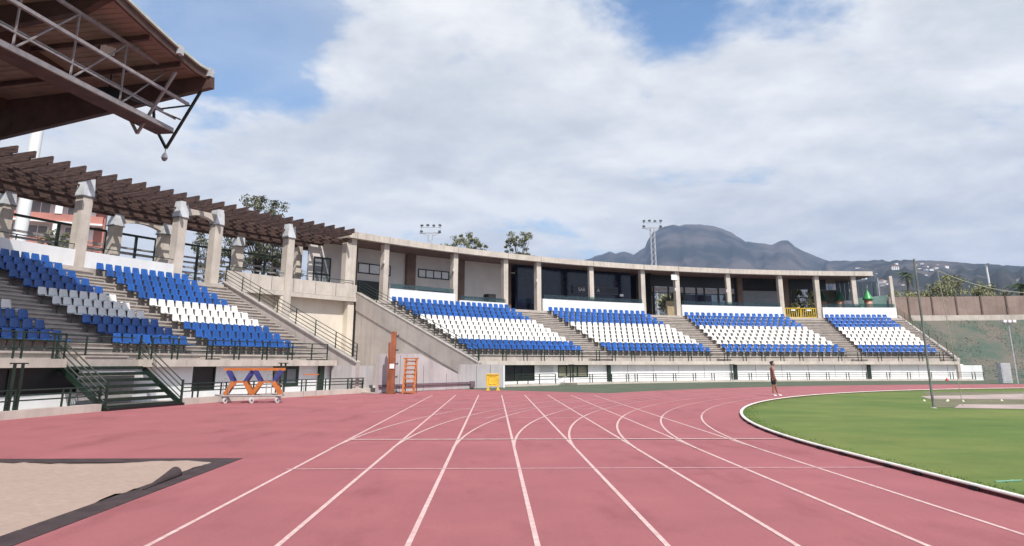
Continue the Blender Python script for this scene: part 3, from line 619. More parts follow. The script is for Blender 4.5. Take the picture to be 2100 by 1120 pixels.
BLK = [  # block, front-row first/last, top-row first/last, seats per row, stand
    ('block left of the metal stairs', (10.8, 13.95), (10.3, 13.4), [7, 6, 5, 4], 'L'),
    ('block behind the metal stairs', (16.86, 20.55), (16.3, 19.48), [8] * 11, 'L'),
    ('block left of the sloping stair wall', (22.3, 27.6), (22.2, 27.05), [11] * 11, 'L'),
    ('block right of the grey ramp wall', (43.25, 54.4), (42.65, 53.0), [21] * 11, 'R'),
    ('second block', (57.65, 68.15), (57.3, 66.66), [18] * 11, 'R'),
    ('third block', (70.35, 82.2), (71.08, 80.77), [18] * 11, 'R'),
    ('last block', (84.43, 91.05), (85.12, 90.6), [12] * 11, 'R')]
ORD = 'first second third fourth fifth sixth seventh eighth ninth tenth eleventh twelfth thirteenth fourteenth fifteenth sixteenth seventeenth eighteenth nineteenth twentieth twenty-first'.split()
allseats = []
for bi, (bn, fr, tp, ns_, side) in enumerate(BLK):
    for i in range(NR):
        if i >= len(ns_): break
        n_ = ns_[i]; q = i / 10; a0, a1 = fr[0] + (tp[0] - fr[0]) * q, fr[1] + (tp[1] - fr[1]) * q
        if bi == 0: a0 = a1 - (n_ - 1) * .535
        for j in range(n_):
            a = a0 + (a1 - a0) * j / (n_ - 1); r = RI(i) + .37; z = (ZL if side == 'L' else ZR)(i)
            blue = (i < 3 or i > 5) if side == 'L' else (i < 2 or i > 6)
            row = 'front row' if i == 0 else ('top row' if i == 10 else ORD[i] + ' row up')
            far = n_ - j <= n_ // 2
            pos = (ORD[n_ - 1 - j] + ' from right') if far else (ORD[j] + ' from left')
            p = P(r, a, z); allseats.append((math.hypot(p[0], p[1]), p, R(90 - a), blue, f"{'blue' if blue else 'white'} seat, {pos}, {row}, {bn}", side))
allseats.sort(key=lambda s: s[0])
pb, pw_ = proto('b'), proto('w'); used = {True: 0, False: 0}
for k, (d, p, rz, blue, lab, side) in enumerate(allseats[:298]):
    src = pb if blue else pw_; rz += random.uniform(-.02, .02)
    gname = 'seats of the nearer grandstand' if side == 'L' else 'seats of the far grandstand'
    if not used[blue]: used[blue] = 1; src.location = p; src.rotation_euler.z = rz; src['label'] = lab; src['group'] = gname
    else: dup(src, p, rz, lab, gname)
def inst(name, me_list, mats):       # many distant seats as one object
    V = []; Fv = []; Ls = []; Mi = []; off = 0
    for me, mi, p, rz in me_list:
        co = np.empty(len(me.vertices) * 3); me.vertices.foreach_get('co', co); co = co.reshape(-1, 3); c, s_ = math.cos(rz), math.sin(rz)
        V.append(np.stack([co[:, 0] * c - co[:, 1] * s_ + p[0], co[:, 0] * s_ + co[:, 1] * c + p[1], co[:, 2] + p[2]], 1))
        li = np.empty(len(me.loops), np.int32); me.loops.foreach_get('vertex_index', li); Fv.append(li + off); lt = np.empty(len(me.polygons), np.int32); me.polygons.foreach_get('loop_total', lt); Ls.append(lt); Mi.append(np.full(len(lt), mi, np.int32)); off += len(co)
    V = np.concatenate(V); Fv = np.concatenate(Fv); Ls = np.concatenate(Ls); Mi = np.concatenate(Mi)
    me = bpy.data.meshes.new(name); me.vertices.add(len(V)); me.vertices.foreach_set('co', V.reshape(-1)); me.loops.add(len(Fv)); me.loops.foreach_set('vertex_index', Fv); me.polygons.add(len(Ls))
    st_ = np.concatenate([[0], np.cumsum(Ls)[:-1]]).astype(np.int32); me.polygons.foreach_set('loop_start', st_); me.polygons.foreach_set('loop_total', Ls); me.polygons.foreach_set('material_index', Mi); me.polygons.foreach_set('use_smooth', np.ones(len(Ls), bool))
    for m in mats: me.materials.append(m)
    me.update(); me.validate(); return link(name, me)
ml = []
for d, p, rz, blue, lab, side in allseats[298:]:
    rz += random.uniform(-.02, .02); ml += [(SB if blue else SW, 0 if blue else 1, p, rz), (SUPM, 2, p, rz)]
tag(inst('stadium_seats', ml, [BLUE, WSEAT, SUPP]), 'banks of blue and white seats filling the far grandstand', 'seats', kind='stuff')

# ------------------------------------------------------------------ pavilion
pv = thing('pavilion', 'long curved concrete pavilion with open columned front and flat roof', 'building', P(74, 66))
b = MB(); b.arc([(70.0, 11.27), (78.5, 11.27), (78.5, 11.75), (70.0, 11.78)], 38.95, 90.15); b.build('roof', CONC_L, pv)
b = MB(); b.arc([(70.5, 11.2), (78.4, 11.2), (78.4, 11.265), (70.5, 11.265)], 39.0, 90.1); b.build('ceiling', CEIL, pv)
COLS = [39.62, 42.4, 48.65, 53.45, 56.7, 62.0, 67.25, 70.78, 76.0, 81.24, 84.84, 88.4]
for a in COLS:
    b = MB(); b.bx(70.36, 70.86 if a not in (62.0, 76.0, 88.4) else 70.7, a - .21, a + .21, 6.5, 11.262); b.build('column', CONC_L, pv)
b = MB()
for a in COLS: b.bx(69.985, 69.999, a - .012, a + .012, 11.27, 11.78)
b.build('fascia_joints', SUPP, pv)
b = MB(); b.bx(70.4, 70.65, 91.8, 92.08, 7.6, 11.3); b.build('end_post', CONC_L, pv)
rw = 73.5
b = MB(); b.bx(rw, rw + .2, 38.1, 52.9, 6.55, 11.2); b.bx(rw, rw + .2, 52.9, 55.2, 6.55, 11.2); b.build('back_wall', WHITE_W, pv)
PIER = mat('brown_pier', (.17, .115, .095), .8, .15, 1)
for a0, a1 in ((40.85, 41.75), (46.0, 46.75), (50.3, 51.2), (54.9, 55.6), (68.2, 68.9), (78.2, 78.7), (82.4, 83.2)):
    b = MB(); b.bx(rw - .35, rw + .1, a0, a1, 6.55, 11.195); b.build('pier', PIER, pv)
win(pv, rw - .06, 38.45, 39.8, 6.62, 9.98, '', BLACKG, SHUT, .1, (39.12,), 'door', (8.6,))
win(pv, rw - .06, 42.0, 44.75, 9.05, 9.95, '', BLACKG, LENS, .09, (42.95, 43.85), 'window')
win(pv, rw - .06, 47.15, 49.95, 9.2, 10.0, '', BLACKG, LENS, .09, (47.85, 48.55, 49.25), 'window')
b = MB(); b.bx(rw - .08, rw - .02, 42.0, 44.6, 6.7, 8.45); b.build('dark_panel', BLACKG, pv)
b = MB(); b.bx(rw - .08, rw - .02, 47.15, 50.0, 6.7, 8.1); b.build('dark_panel', BLACKG, pv)
# dark glazed bar
b = MB(); b.bx(72.6, 72.7, 55.7, 58.7, 6.55, 11.19); b.build('dark_doorway', NAVY, pv)
for a0, a1 in ((58.7, 63.0), (63.1, 67.3)):
    b = MB(); b.bx(72.9, 73.0, a0, a1, 6.55, 11.19); b.build('glazing', NAVY, pv)
b = MB(); b.bx(72.85, 72.9, 58.7, 67.3, 6.55, 7.9); b.build('bar_counter', SCREEN_B, pv)
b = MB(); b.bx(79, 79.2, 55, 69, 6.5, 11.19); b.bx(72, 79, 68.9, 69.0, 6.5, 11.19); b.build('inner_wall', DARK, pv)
# openings through to the back
DF = MB()
for a in (69.1, 69.9, 71.4, 72.2, 73.0, 74.2, 75.0, 76.4, 78.1): DF.bx(rw, rw + .12, a - .09, a + .09, 6.55, 11.195)
DF.bx(rw, rw + .1, 69.0, 78.4, 9.95, 11.19); DF.bx(rw + .01, rw + .09, 69.0, 78.4, 9.2, 9.3); DF.build('dark_frames', BLACKG, pv)
b = MB(); b.bx(rw + .03, rw + .06, 69.2, 78.0, 9.35, 9.9); b.build('frosted_strip', mat('frosted_panel', (.42, .40, .42), .5), pv)
for a0, a1 in ((73.1, 75.7), (77.0, 78.2)): MB().bx(rw + .04, rw + .07, a0, a1, 6.6, 9.15).build('dark_panel', NAVY, pv)
b = MB(); b.bx(72.8, 72.86, 70.75, 71.9, 6.55, 8.3); b.build('notice_board', BOARD, pv)
b = MB(); b.bx(rw - .1, rw, 78.7, 82.4, 6.55, 9.75); b.build('shutter', SHUT, pv)
b = MB(); b.bx(rw, rw + .1, 78.4, 82.6, 9.75, 11.19); b.build('dark_lintel', DARK, pv)
b = MB()
for a in (83.35, 83.75, 85.4, 85.6): b.bx(rw, rw + .12, a - .1, a + .1, 6.55, 11.19)
b.bx(rw + .02, rw + .08, 83.2, 87.0, 9.0, 9.1); b.bx(rw + .02, rw + .08, 83.2, 87.0, 10.0, 11.19); b.build('dark_frames', BLACKG, pv)
b = MB(); b.bx(76.0, 76.15, 86.2, 89.2, 6.5, 10.2); b.build('olive_wall', OLIVE, pv)
b = MB()
for k in range(9): b.bx(75.3, 75.34, 88.6 + k * .42, 88.98 + k * .42, 8.9, 11.19)
b.build('roller_blind', SCREEN_B, pv)
b = MB(); b.tube(P(74.6, 92.3, 8.9), P(74.6, 92.3, 11.5), .06); b.build('blind_post', GALV, pv)
b = MB(); b.add([P(73.5, 89.6, 6.5), P(73.5, 92.6, 6.5), P(73.5, 92.6, 9.4), P(73.5, 89.6, 9.0), P(73.55, 89.6, 6.5), P(73.55, 92.6, 6.5), P(73.55, 92.6, 9.4), P(73.55, 89.6, 9.0)], [(0, 1, 2, 3), (4, 7, 6, 5), (0, 4, 5, 1), (1, 5, 6, 2), (2, 6, 7, 3), (3, 7, 4, 0)]); b.build('green_screen', mat('green_screen_glass', (.14, .22, .20), .3, .15, .5), pv)
for a, z in ((42.15, 9.6), (48.4, 9.6), (56.45, 9.3), (70.5, 9.2), (75.75, 9.2)):
    b = MB(); b.bx(70.2, 70.36, a - .1, a + .02, z, z + .28); b.build('wall_lamp', WHITE_W, pv)
b = MB(); b.bx(70.3, 70.345, 70.15, 70.75, 10.35, 10.95); b.build('loudspeaker', WHITE, pv)
# the bar's sign
sg = thing('bar_sign', 'faint white lettered sign in the dark bar window behind a column', 'sign', P(72.75, 63.5, 9))
b = MB(); b.bx(72.8, 72.84, 61.4, 66.0, 8.72, 9.52, .25); b.build('sign_panel', mat('sign_dark', (.03, .033, .05), .4), sg)
def text(body, size, loc, rot, m, parent, name='lettering', ext=.01):
    cu = bpy.data.curves.new('t', 'FONT'); cu.body = body; cu.size = size; cu.extrude = ext; cu.align_x = 'CENTER'; cu.align_y = 'CENTER'
    t = bpy.data.objects.new('t', cu); COL.objects.link(t); me = bpy.data.meshes.new_from_object(t.evaluated_get(bpy.context.evaluated_depsgraph_get())); bpy.data.objects.remove(t)
    me.materials.append(m); o = bpy.data.objects.new(name, me); COL.objects.link(o); o.parent = parent; o.location = Vector(loc) - WL.get(parent.name, Vector((0, 0, 0))); o.rotation_euler = rot; return o
SIGNW = mat('sign_white', (.85, .85, .88), .5)
text('SAR', .52, P(72.74, 62.3, 9.12), (R(90), 0, R(90 - 62.3)), SIGNW, sg); text('A', .52, P(72.74, 63.95, 9.12), (R(90), 0, R(90 - 63.95)), SIGNW, sg)
b = MB(); b.bx(72.76, 72.795, 61.5, 65.9, 8.75, 8.79, .25); b.bx(72.76, 72.795, 61.5, 65.9, 9.45, 9.49, .25); b.build('sign_border', mat('sign_grey', (.16, .16, .19), .5), sg)
b = MB(); b.bx(72.8, 72.84, 66.15, 66.5, 8.6, 8.85); b.build('notice', SIGNW, sg)
db = thing('dark_box', 'black speaker box standing behind the lower white parapet', 'box', P(71.6, 52.6, 6.5))
b = MB(); b.bx(71.3, 72.0, 52.3, 53.05, 6.5, 7.95); b.build('cabinet', BLACKG, db); b = MB(); b.bx(71.26, 71.298, 52.38, 52.97, 6.6, 7.85); b.build('grille', DARK, db)
# yellow crowd barriers at the top of the third aisle
def barrier(a0, a1, lab):
    t = thing('crowd_barrier', lab, 'barrier', P(70.6, (a0 + a1) / 2, 6.55), 'yellow barriers closing the aisle')
    p0, p1 = Vector(P(70.6, a0, 6.6)), Vector(P(70.6, a1, 6.6)); u = (p1 - p0); b = MB()
    b.pipe([p0, p0 + Vector((0, 0, 1.0)), p1 + Vector((0, 0, 1.0)), p1, p0], .045)
    b.build('frame', YELLOW, t); b = MB()
    for k in range(1, 7): b.beam(p0 + u * (k / 7) + Vector((0, 0, .08)), p0 + u * (k / 7) + Vector((0, 0, .95)), .055, .02)
    b.build('bars', YELLOW, t); b = MB()
    for q in (.2, .8): b.box(p0 + u * q + Vector((0, 0, -.03)), (.08, .5, .03))
    b.build('feet', YELLOW, t)
    b = MB(); b.box(p0 + u * .5 + Vector((0, -.06, .8)), (.5, .02, .16), R(90 - a0)); b.build('plate', WHITE, t)
barrier(81.6, 83.05, 'yellow slatted crowd barrier, left one of the pair at the aisle top'); barrier(83.15, 84.55, 'yellow slatted crowd barrier, right one of the pair at the aisle top')
# bouncy castle on the terrace
bc = thing('bouncy_castle', 'inflatable play castle with green cone roofs behind the last parapet', 'inflatable', P(73, 88.6, 6.5))
INF_G = mat('green_vinyl', (.05, .30, .10), .4, .15, 2); INF_D = mat('dark_green_vinyl', (.012, .10, .05), .4, .15, 2); INF_P = mat('salmon_vinyl', (.50, .27, .19), .45, .1, 2)
for a, r, zt_, m_ in ((86.9, 74.5, 8.75, INF_D), (87.75, 72.4, 8.7, INF_D), (90.3, 72.2, 8.75, INF_G)):
    c = P(r, a, 6.5); b = MB(); b.lathe([(.42, 0), (.5, .4), (.42, .8), (.5, 1.2), (.42, 1.6), (.46, zt_ - 6.5)], c); b.build('tower', INF_P, bc, True)
    b = MB(); b.lathe([(.62, zt_ - 6.5), (.56, zt_ - 6.35), (.34, zt_ - 5.95), (.14, zt_ - 5.55), (.02, zt_ - 5.3)], c); b.build('cone_roof', m_, bc, True)
b = MB()
for k in range(6): b.lathe([(.3, 0), (.34, .6), (.3, 1.2), (.1, 1.45)], P(73.0, 88.5 + k * .33, 6.5), 10)
b.build('wall_panel', INF_D, bc, True)
b = MB(); b.lathe([(.3, 0), (.36, .5), (.2, .9), (.32, 1.2), (.05, 1.6)], P(72.3, 89.7, 6.5), 12); b.build('slide_bollard', INF_G, bc, True)

# ------------------------------------------------------------------ pergola
pg = thing('pergola', 'long brown timber pergola on concrete pillars above the nearer grandstand', 'pergola', P(72, 22))
bms = np.arange(7.2, 38.8, .828)
for a in bms:
    b = MB(); b.plate([(69.1, 11.47), (69.4, 11.46), (69.42, 11.36), (75.9, 11.12), (75.9, 11.56), (69.1, 11.82)], float(a), .12); b.build('beam', BROWN, pg)
b = MB()
for r0, z0 in ((70.9, 11.2), (72.0, 11.15), (73.1, 11.1), (74.1, 11.06), (75.0, 11.0)): b.bx(r0, r0 + .16, 7, 38.9, z0 - .24, z0 + .0)
b.build('long_beam', BROWN, pg)
b = MB()
for r0 in np.arange(70.5, 75.0, .62): b.bx(r0, r0 + .07, 7, 38.9, 11.04 - (r0 - 70) * .02, 11.15 - (r0 - 70) * .02)
b.build('battens', BROWN, pg)
def pillar(r, a, zt_, cap=True):
    b = MB(); n = .26; b.bx(r, r + .55, a - n, a + n, 0, zt_ - 1.0 if cap else zt_); o = b.build('pillar', CONC_L, pg)
    if cap:
        e = .36; b = MB(); q0 = [P(r - .03, a - n * 1.15, zt_ - 1.0), P(r - .03, a + n * 1.15, zt_ - 1.0), P(r + .6, a + n * 1.15, zt_ - 1.0), P(r + .6, a - n * 1.15, zt_ - 1.0)]
        q1 = [P(r + .02, a - n * .85, zt_), P(r + .02, a + n * .95, zt_), P(r + .55, a + n * .95, zt_), P(r + .55, a - n * .85, zt_)]
        b.add(q0 + q1, [(3, 2, 1, 0), (4, 5, 6, 7), (0, 1, 5, 4), (1, 2, 6, 5), (2, 3, 7, 6), (3, 0, 4, 7)]); b.build('metal_cap', mat('cap_metal', (.60, .63, .67), .4) if 'cap_metal' not in bpy.data.materials else bpy.data.materials['cap_metal'], o)
        b = MB(); b.bx(r - .05, r + .62, a - n * 1.25, a + n * 1.25, zt_ - 1.06, zt_ - .99); b.build('cap_band', SUPP, o)
for a in (15.7, 21.5, 26.95, 29.3, 34.45): pillar(70.1, a, 11.5)
for a in (14.8, 20.8, 26.3, 29.1, 33.9): pillar(74.9, a, 11.2)
b = MB(); b.bx(70.36, 70.9, 39.0, 39.55, 6.5, 10.9); b.build('pillar', CONC_L, pg)
b = MB(); b.bx(74.9, 75.4, 38.0, 38.4, 6.5, 10.9); b.build('pillar', CONC_L, pg)
def lintel(r, a0, a1, zt_):
    b = MB(); n = 14
    for k in range(n):
        c0, c1 = a0 + (a1 - a0) * k / n, a0 + (a1 - a0) * (k + 1) / n; h = lambda q: .62 - .34 * math.sin(math.pi * min(1, max(0, (q - a0) / (a1 - a0)))) ** .7
        b.add([P(r, c0, zt_ - h(c0)), P(r, c1, zt_ - h(c1)), P(r, c1, zt_), P(r, c0, zt_), P(r + .35, c0, zt_ - h(c0)), P(r + .35, c1, zt_ - h(c1)), P(r + .35, c1, zt_), P(r + .35, c0, zt_)], [(0, 1, 2, 3), (4, 7, 6, 5), (0, 4, 5, 1), (3, 2, 6, 7)])
    b.build('arched_lintel', CONC_L, pg)
lintel(70.2, 27.2, 29.05, 11.15); lintel(75.0, 26.5, 28.9, 10.9)
# louvred fence behind the pergola
for (a0, a1, lab) in ((8.5, 14.6, 'grey louvred fence behind the pergola, under the canopy'), (15.1, 20.6, 'grey louvred fence behind the pergola, before the terracotta apartments'), (21.1, 26.1, 'grey louvred fence behind the pergola, between the first pillars'), (26.6, 28.9, 'short louvred fence bay behind the arched lintel'), (29.3, 33.7, 'louvred fence behind the pergola in front of the dark trees'), (34.2, 37.9, 'louvred fence behind the pergola beside the pavilion door')):
    t = thing('louvred_fence', lab, 'fence', P(75.6, (a0 + a1) / 2, 6.6), 'louvred fences behind the pergola')
    for k in range(6):
        z = 7.1 + k * .36; b = MB(); b.bx(75.6, 75.66, a0, a1, z, z + .13); b.build('slat', GREY_M if a0 > 25 else mat('fence_grey', (.16, .15, .16), .6) if k == 0 and a0 < 9 else GREY_M, t)
    b = MB(); b.bx(75.58, 75.68, a0, a1, 9.78, 9.92); b.build('top_rail', GREEN, t)
    for a in np.linspace(a0, a1, 3):
        b = MB(); b.bx(75.52, 75.595, a - .07, a + .07, 6.6, 9.8); b.build('post', GREEN, t)

# ------------------------------------------------------------------ canopy over the main stand
cn = thing('stand_canopy', 'brown cantilevered canopy roof over the main stand with a hanging steel truss', 'canopy', P(68, 4))
lift = lambda a: max(0, min(2.2, .15 * (14.0 - a)))
b = MB(); b.arc([(57.0, 13.25), (74, 12.9), (74, 13.1), (57.0, 13.42)], -25, 15.05, 1.0, lift); b.build('soffit', SOFFIT, cn)
SHEET = mat('pale_green_roof_sheet', (.50, .56, .50), .5, .1, 2)
b = MB(); b.arc([(56.8, 13.43), (74.2, 13.11), (74.2, 13.2), (56.8, 13.53)], -25, 15.2, 1.0, lift); b.build('roof_sheet', SHEET, cn)
b = MB(); b.arc([(56.9, 13.1), (57.0, 13.1), (57.0, 13.428), (56.9, 13.428)], -25, 15.1, 1.0, lift); b.build('eave_board', RAFTER, cn)
b = MB(); b.plate([(56.75, 13.24), (74, 12.88), (74, 10.5), (67.2, 11.27), (60.7, 12.15), (56.7, 12.72)], 15.0, .28); b.build('rafter', RAFTER, cn)
for a in (9.2, 3.4, -2.4, -8.2, -14):
    l = lift(a); b = MB(); b.plate([(57.1, 13.24 + l), (74, 12.88 + l), (74, 10.7 + l), (67, 11.5 + l), (58, 12.75 + l)], a, .3); b.build('rafter', RAFTER, cn)
for a in np.arange(-8, 14.6, 1.95):
    if min(abs(a - q) for q in (15, 9.2, 3.4, -2.4, -8.2)) < .5: continue
    l = lift(a); b = MB(); b.plate([(57.2, 13.235 + l), (74, 12.89 + l), (74, 12.7 + l), (57.2, 13.04 + l)], float(a), .1); b.build('purlin', RAFTER, cn)
b = MB(); b.arc([(62.2, 12.62), (62.5, 12.62), (62.5, 13.13), (62.2, 13.14)], -20, 14.9, 1, lift); b.arc([(67, 12.5), (67.25, 12.5), (67.25, 13.03), (67, 13.04)], -20, 14.9, 1, lift); b.build('tie_beam', RAFTER, cn)
b = MB()
for a in np.arange(-16, 14.8, .3):
    l = lift(a); b.plate([(57.3, 13.238 + l), (73, 12.915 + l), (73, 12.907 + l), (57.3, 13.23 + l)], float(a), .05)
b.build('soffit_ribs', SOFFIT, cn)
for a in (13.0, 15.0): MB().arc([(56.72, 13.2), (56.98, 13.2), (56.98, 13.55), (56.72, 13.55)], a - .22, a + .02, 1, lift).build('eave_bracket', GALV, cn)
for a in (9.2, 3.4, -2.4, -8.2, 14.4):
    b = MB(); b.bx(72.3, 73.1, a - .35, a + .35, 0, 12.9 + lift(a) * .5); b.build('column', CONC_L, cn)
# hanging service truss: straight lattice with V shaped hangers
ta, tb = Vector(P(58.3, 15.2, 0)), Vector(P(58.3, 3.0, 0)); ud = (tb - ta).normalized(); nd_ = Vector((ud.y, -ud.x, 0)); nd_ = nd_ if nd_.dot(Vector((-1, .2, 0))) > 0 else -nd_
node = [Vector(P(58.3, a, 0)) for a in (14.05, 11.45, 8.9, 6.45, 4.0, 1.5)]
node = [ta + ud * ((q - ta).dot(ud)) for q in node]
end = ta + ud * ((Vector(P(58.3, 14.75, 0)) - ta).dot(ud)); far_ = ta + ud * 22
Zt = lambda z: Vector((0, 0, z))
b = MB(); b.beam(node[0] + Zt(13.32), far_ + Zt(13.2), .11, .11); b.build('top_chord', TRUSS_M, cn)
b = MB(); b.beam(end + Zt(10.92), far_ + Zt(10.75), .22, .2); b.beam(end + nd_ * .5 + Zt(10.92), far_ + nd_ * .5 + Zt(10.75), .22, .2); b.build('bottom_chord', TRUSS_M, cn)
b = MB(); b.beam(end + nd_ * .25 + Zt(10.8), far_ + nd_ * .25 + Zt(10.62), .8, .04); b.build('walkway_plate', RAFTER, cn)
e2 = ta + ud * ((Vector(P(57.7, 15, 0)) - ta).dot(ud))
b = MB(); b.beam(e2 - nd_ * .5 + Zt(12.1), far_ - nd_ * .5 + Zt(11.95), .11, .11); b.build('front_chord', TRUSS_M, cn)
b = MB(); b.beam(e2 + Zt(11.48), far_ + Zt(11.35), .06, .06); b.beam(e2 + nd_ * .6 + Zt(11.9), far_ + nd_ * .6 + Zt(11.75), .06, .06); b.build('hand_line', TRUSS_M, cn)
for q in node[1:]: MB().beam(q + Zt(13.26), q + Zt(10.85), .055, .055).build('truss_upright', TRUSS_M, cn)
for q0, q1 in zip(node, node[1:]): MB().beam(q0 + Zt(13.26), q1 + Zt(10.9), .055, .055).build('truss_diagonal', TRUSS_M, cn)
for a, dz in ((15.0, 0), (13.3, .12)):
    b = MB(); b.beam(P(57.2, a, 12.7 + dz), P(58.6, a, 10.25 + dz), .1, .09); b.beam(P(58.6, a, 10.25 + dz), P(59.05, a, 10.92 + dz), .1, .09); b.build('hanger', GREEN if a == 15 else TRUSS_M, cn)
b = MB(); b.beam(P(57.7, 15, 12.05), P(59.45, 15, 12.0), .06, .06); b.beam(P(59.45, 15, 12.1), P(59.25, 15, 11.0), .1, .08); b.beam(P(58.05, 15, 11.45), P(59.4, 13.3, 12), .05, .05); b.build('end_brace', GREEN, cn)
# things hung on the canopy
dm = thing('security_camera', 'small white dome camera hanging from the tip of the truss hanger', 'camera', P(58.62, 15.05, 9.95))
b = MB(); b.lathe([(.05, .12), (.09, .05), (.13, -.06), (.13, -.10)], P(58.66, 15.05, 9.95)); b.build('housing', WHITE, dm, True)
b = MB(); b.lathe([(.115, -.10), (.105, -.16), (.07, -.21), (.02, -.235)], P(58.66, 15.05, 9.95)); b.build('dome', SHUT, dm, True)
b = MB(); b.pipe([P(58.6, 15.0, 10.28), P(58.66, 15.06, 10.25), P(58.66, 15.05, 10.06)], .025); b.build('bracket', WHITE, dm)
fd = thing('floodlight', 'white faced floodlight fixed under the brown canopy soffit', 'floodlight', P(60, 12.05, 13.6))
M3 = Matrix.Rotation(R(90 - 12 - 42), 3, 'Z') @ Matrix.Rotation(R(38), 3, 'X')
c0 = Vector(P(59.4, 12.1, 13.5)); b = MB(); b.box(c0, (.62, .34, .46), mat=M3); b.build('housing', BLACKG, fd); b = MB(); b.box(c0 + M3 @ Vector((0, -.18, 0)), (.54, .03, .38), mat=M3); b.build('lens', LENS, fd)
b = MB(); b.beam(c0, c0 + Vector((0, 0, .3)), .08, .04); b.build('bracket', BLACKG, fd)
spk = thing('loudspeaker', 'black loudspeaker cabinet hanging behind the truss walkway', 'speaker', P(60.5, 13.66, 12.2))
b = MB(); b.bx(60.2, 60.8, 13.4, 13.95, 11.9, 12.5); b.build('cabinet', BLACKG, spk); b = MB(); b.tube(P(60.5, 13.67, 12.5), P(60.5, 13.67, 13.3), .03); b.build('hanger', BLACKG, spk)

# ------------------------------------------------------------------ objects on the track
def place(px, py, ux, uy):                 # local frame: u along, v away, z up
    u = Vector((ux, uy, 0)).normalized(); v = Vector((-u.y, u.x, 0)); o = Vector((px, py, 0)); return lambda a, c, z: o + u * a + v * c + Vector((0, 0, z))
Q = place(-11.55, 33.35, .985, .17)
ct = thing('hurdle_trolley', 'grey steel hurdle trolley on white wheels before the kerb', 'trolley', (-10.4, 33.6, 0))
b = MB(); z0 = .30
b.pipe([Q(.05, 0, z0), Q(2.5, 0, z0), Q(2.5, 1.0, z0), Q(.05, 1.0, z0), Q(.05, 0, z0)], .035, 8); b.pipe([Q(.9, 0, z0), Q(.9, 1, z0)], .03); b.pipe([Q(1.7, 0, z0), Q(1.7, 1, z0)], .03); b.pipe([Q(-.3, .5, z0 + .03), Q(.05, .5, z0)], .04); b.build('frame', GREY_M, ct)
for u_, hh in ((1.85, 1.02), (.1, .85)):
    b = MB(); b.pipe([Q(u_, 0, z0)] + [Q(u_ + .1 + .1 * math.cos(math.pi - k * math.pi / 6), 0, z0 + hh - .2 + .1 * math.sin(k * math.pi / 6)) for k in range(7)] + [Q(u_ + .22, .0, z0)], .022, 6); b.build('handle', GREY_M, ct)
b = MB(); b.pipe([Q(2.5, .5, z0), Q(2.45, .5, .75), Q(2.2, .5, .78)], .025); b.build('handle', GREY_M, ct)
for u_, v_ in ((.2, .05), (1.28, -.05), (2.32, .05), (.1, .95), (2.3, .95)):
    w = Q(u_, v_, .115); d = Q(0, 1, 0) - Q(0, 0, 0); d = (d + (Q(1, 0, 0) - Q(0, 0, 0)) * random.uniform(-1.2, -.4)).normalized()
    b = MB(); b.tube(w - d * .03, w + d * .03, .115, 18); wh = b.build('wheel', WHITE_W, ct); b = MB(); b.tube(w - d * .04, w + d * .04, .055, 12); b.build('hub', SUPP, wh)
    b = MB(); b.beam(w + d * .06 + Vector((0, 0, -.0)), Vector((w.x, w.y, z0)) + d * .06, .06, .02); b.build('caster', GALV, ct)
def hurdle_folded(u0, u1, v, lab, du=.28):
    t = thing('folded_hurdle', lab, 'hurdle', Q((u0 + u1) / 2, v, z0), 'hurdles stacked on the trolley')
    m_ = lambda a, c: Q(a, v + c, 0)
    b = MB(); b.beam(Q(u0 - .14, v, 1.39), Q(u1 + .14, v, 1.39), .03, .11); b.build('top_bar', ORANGE, t)
    b = MB(); b.beam(Q(u0 + .25, v + .02, .86), Q(u1 - .2, v + .02, .86), .05, .08); b.build('middle_bar', ORANGE, t)
    for a, s_ in ((u0, 1), (u1, -1)):
        b = MB(); b.beam(Q(a, v, 1.34), Q(a + du * s_, v, .86), .07, .15, up=(0, 0, 1)); b.build('leg', BLUE_P, t)
        b = MB(); b.beam(Q(a + du * s_, v, .88), Q(a - .04 * s_, v, .34), .08, .17); b.build('foot', ORANGE, t)
hurdle_folded(.18, 1.2, .18, 'orange and blue folded hurdle, front left of the trolley')
hurdle_folded(1.3, 2.4, .08, 'orange and blue folded hurdle, front right of the trolley', .3)
hurdle_folded(.2, 1.22, .5, 'orange and blue folded hurdle, rear left of the trolley')
hurdle_folded(1.32, 2.4, .42, 'orange and blue folded hurdle, rear right of the trolley', .3)
hd = thing('hurdle', 'single thin hurdle with orange top bar beside the trolley', 'hurdle', (-9.0, 38.9, 0))
Q2 = place(-9.35, 38.6, .93, .37)
b = MB(); b.beam(Q2(-.05, 0, 1.10), Q2(.70, 0, 1.10), .03, .06); b.build('top_bar', ORANGE, hd)
for u_ in (.02, .62):
    b = MB(); b.tube(Q2(u_, 0, .02), Q2(u_, 0, 1.12), .018); b.build('post', GREY_M, hd); b = MB(); b.beam(Q2(u_, -.05, .02), Q2(u_ + .5, .25, .02), .035, .03); b.build('foot', ORANGE, hd)
hurdle_folded(.17, 1.2, .82, 'orange and blue folded hurdle, rearmost on the left of the trolley')
hurdle_folded(1.28, 2.38, .76, 'orange and blue folded hurdle, rearmost on the right of the trolley', .3)
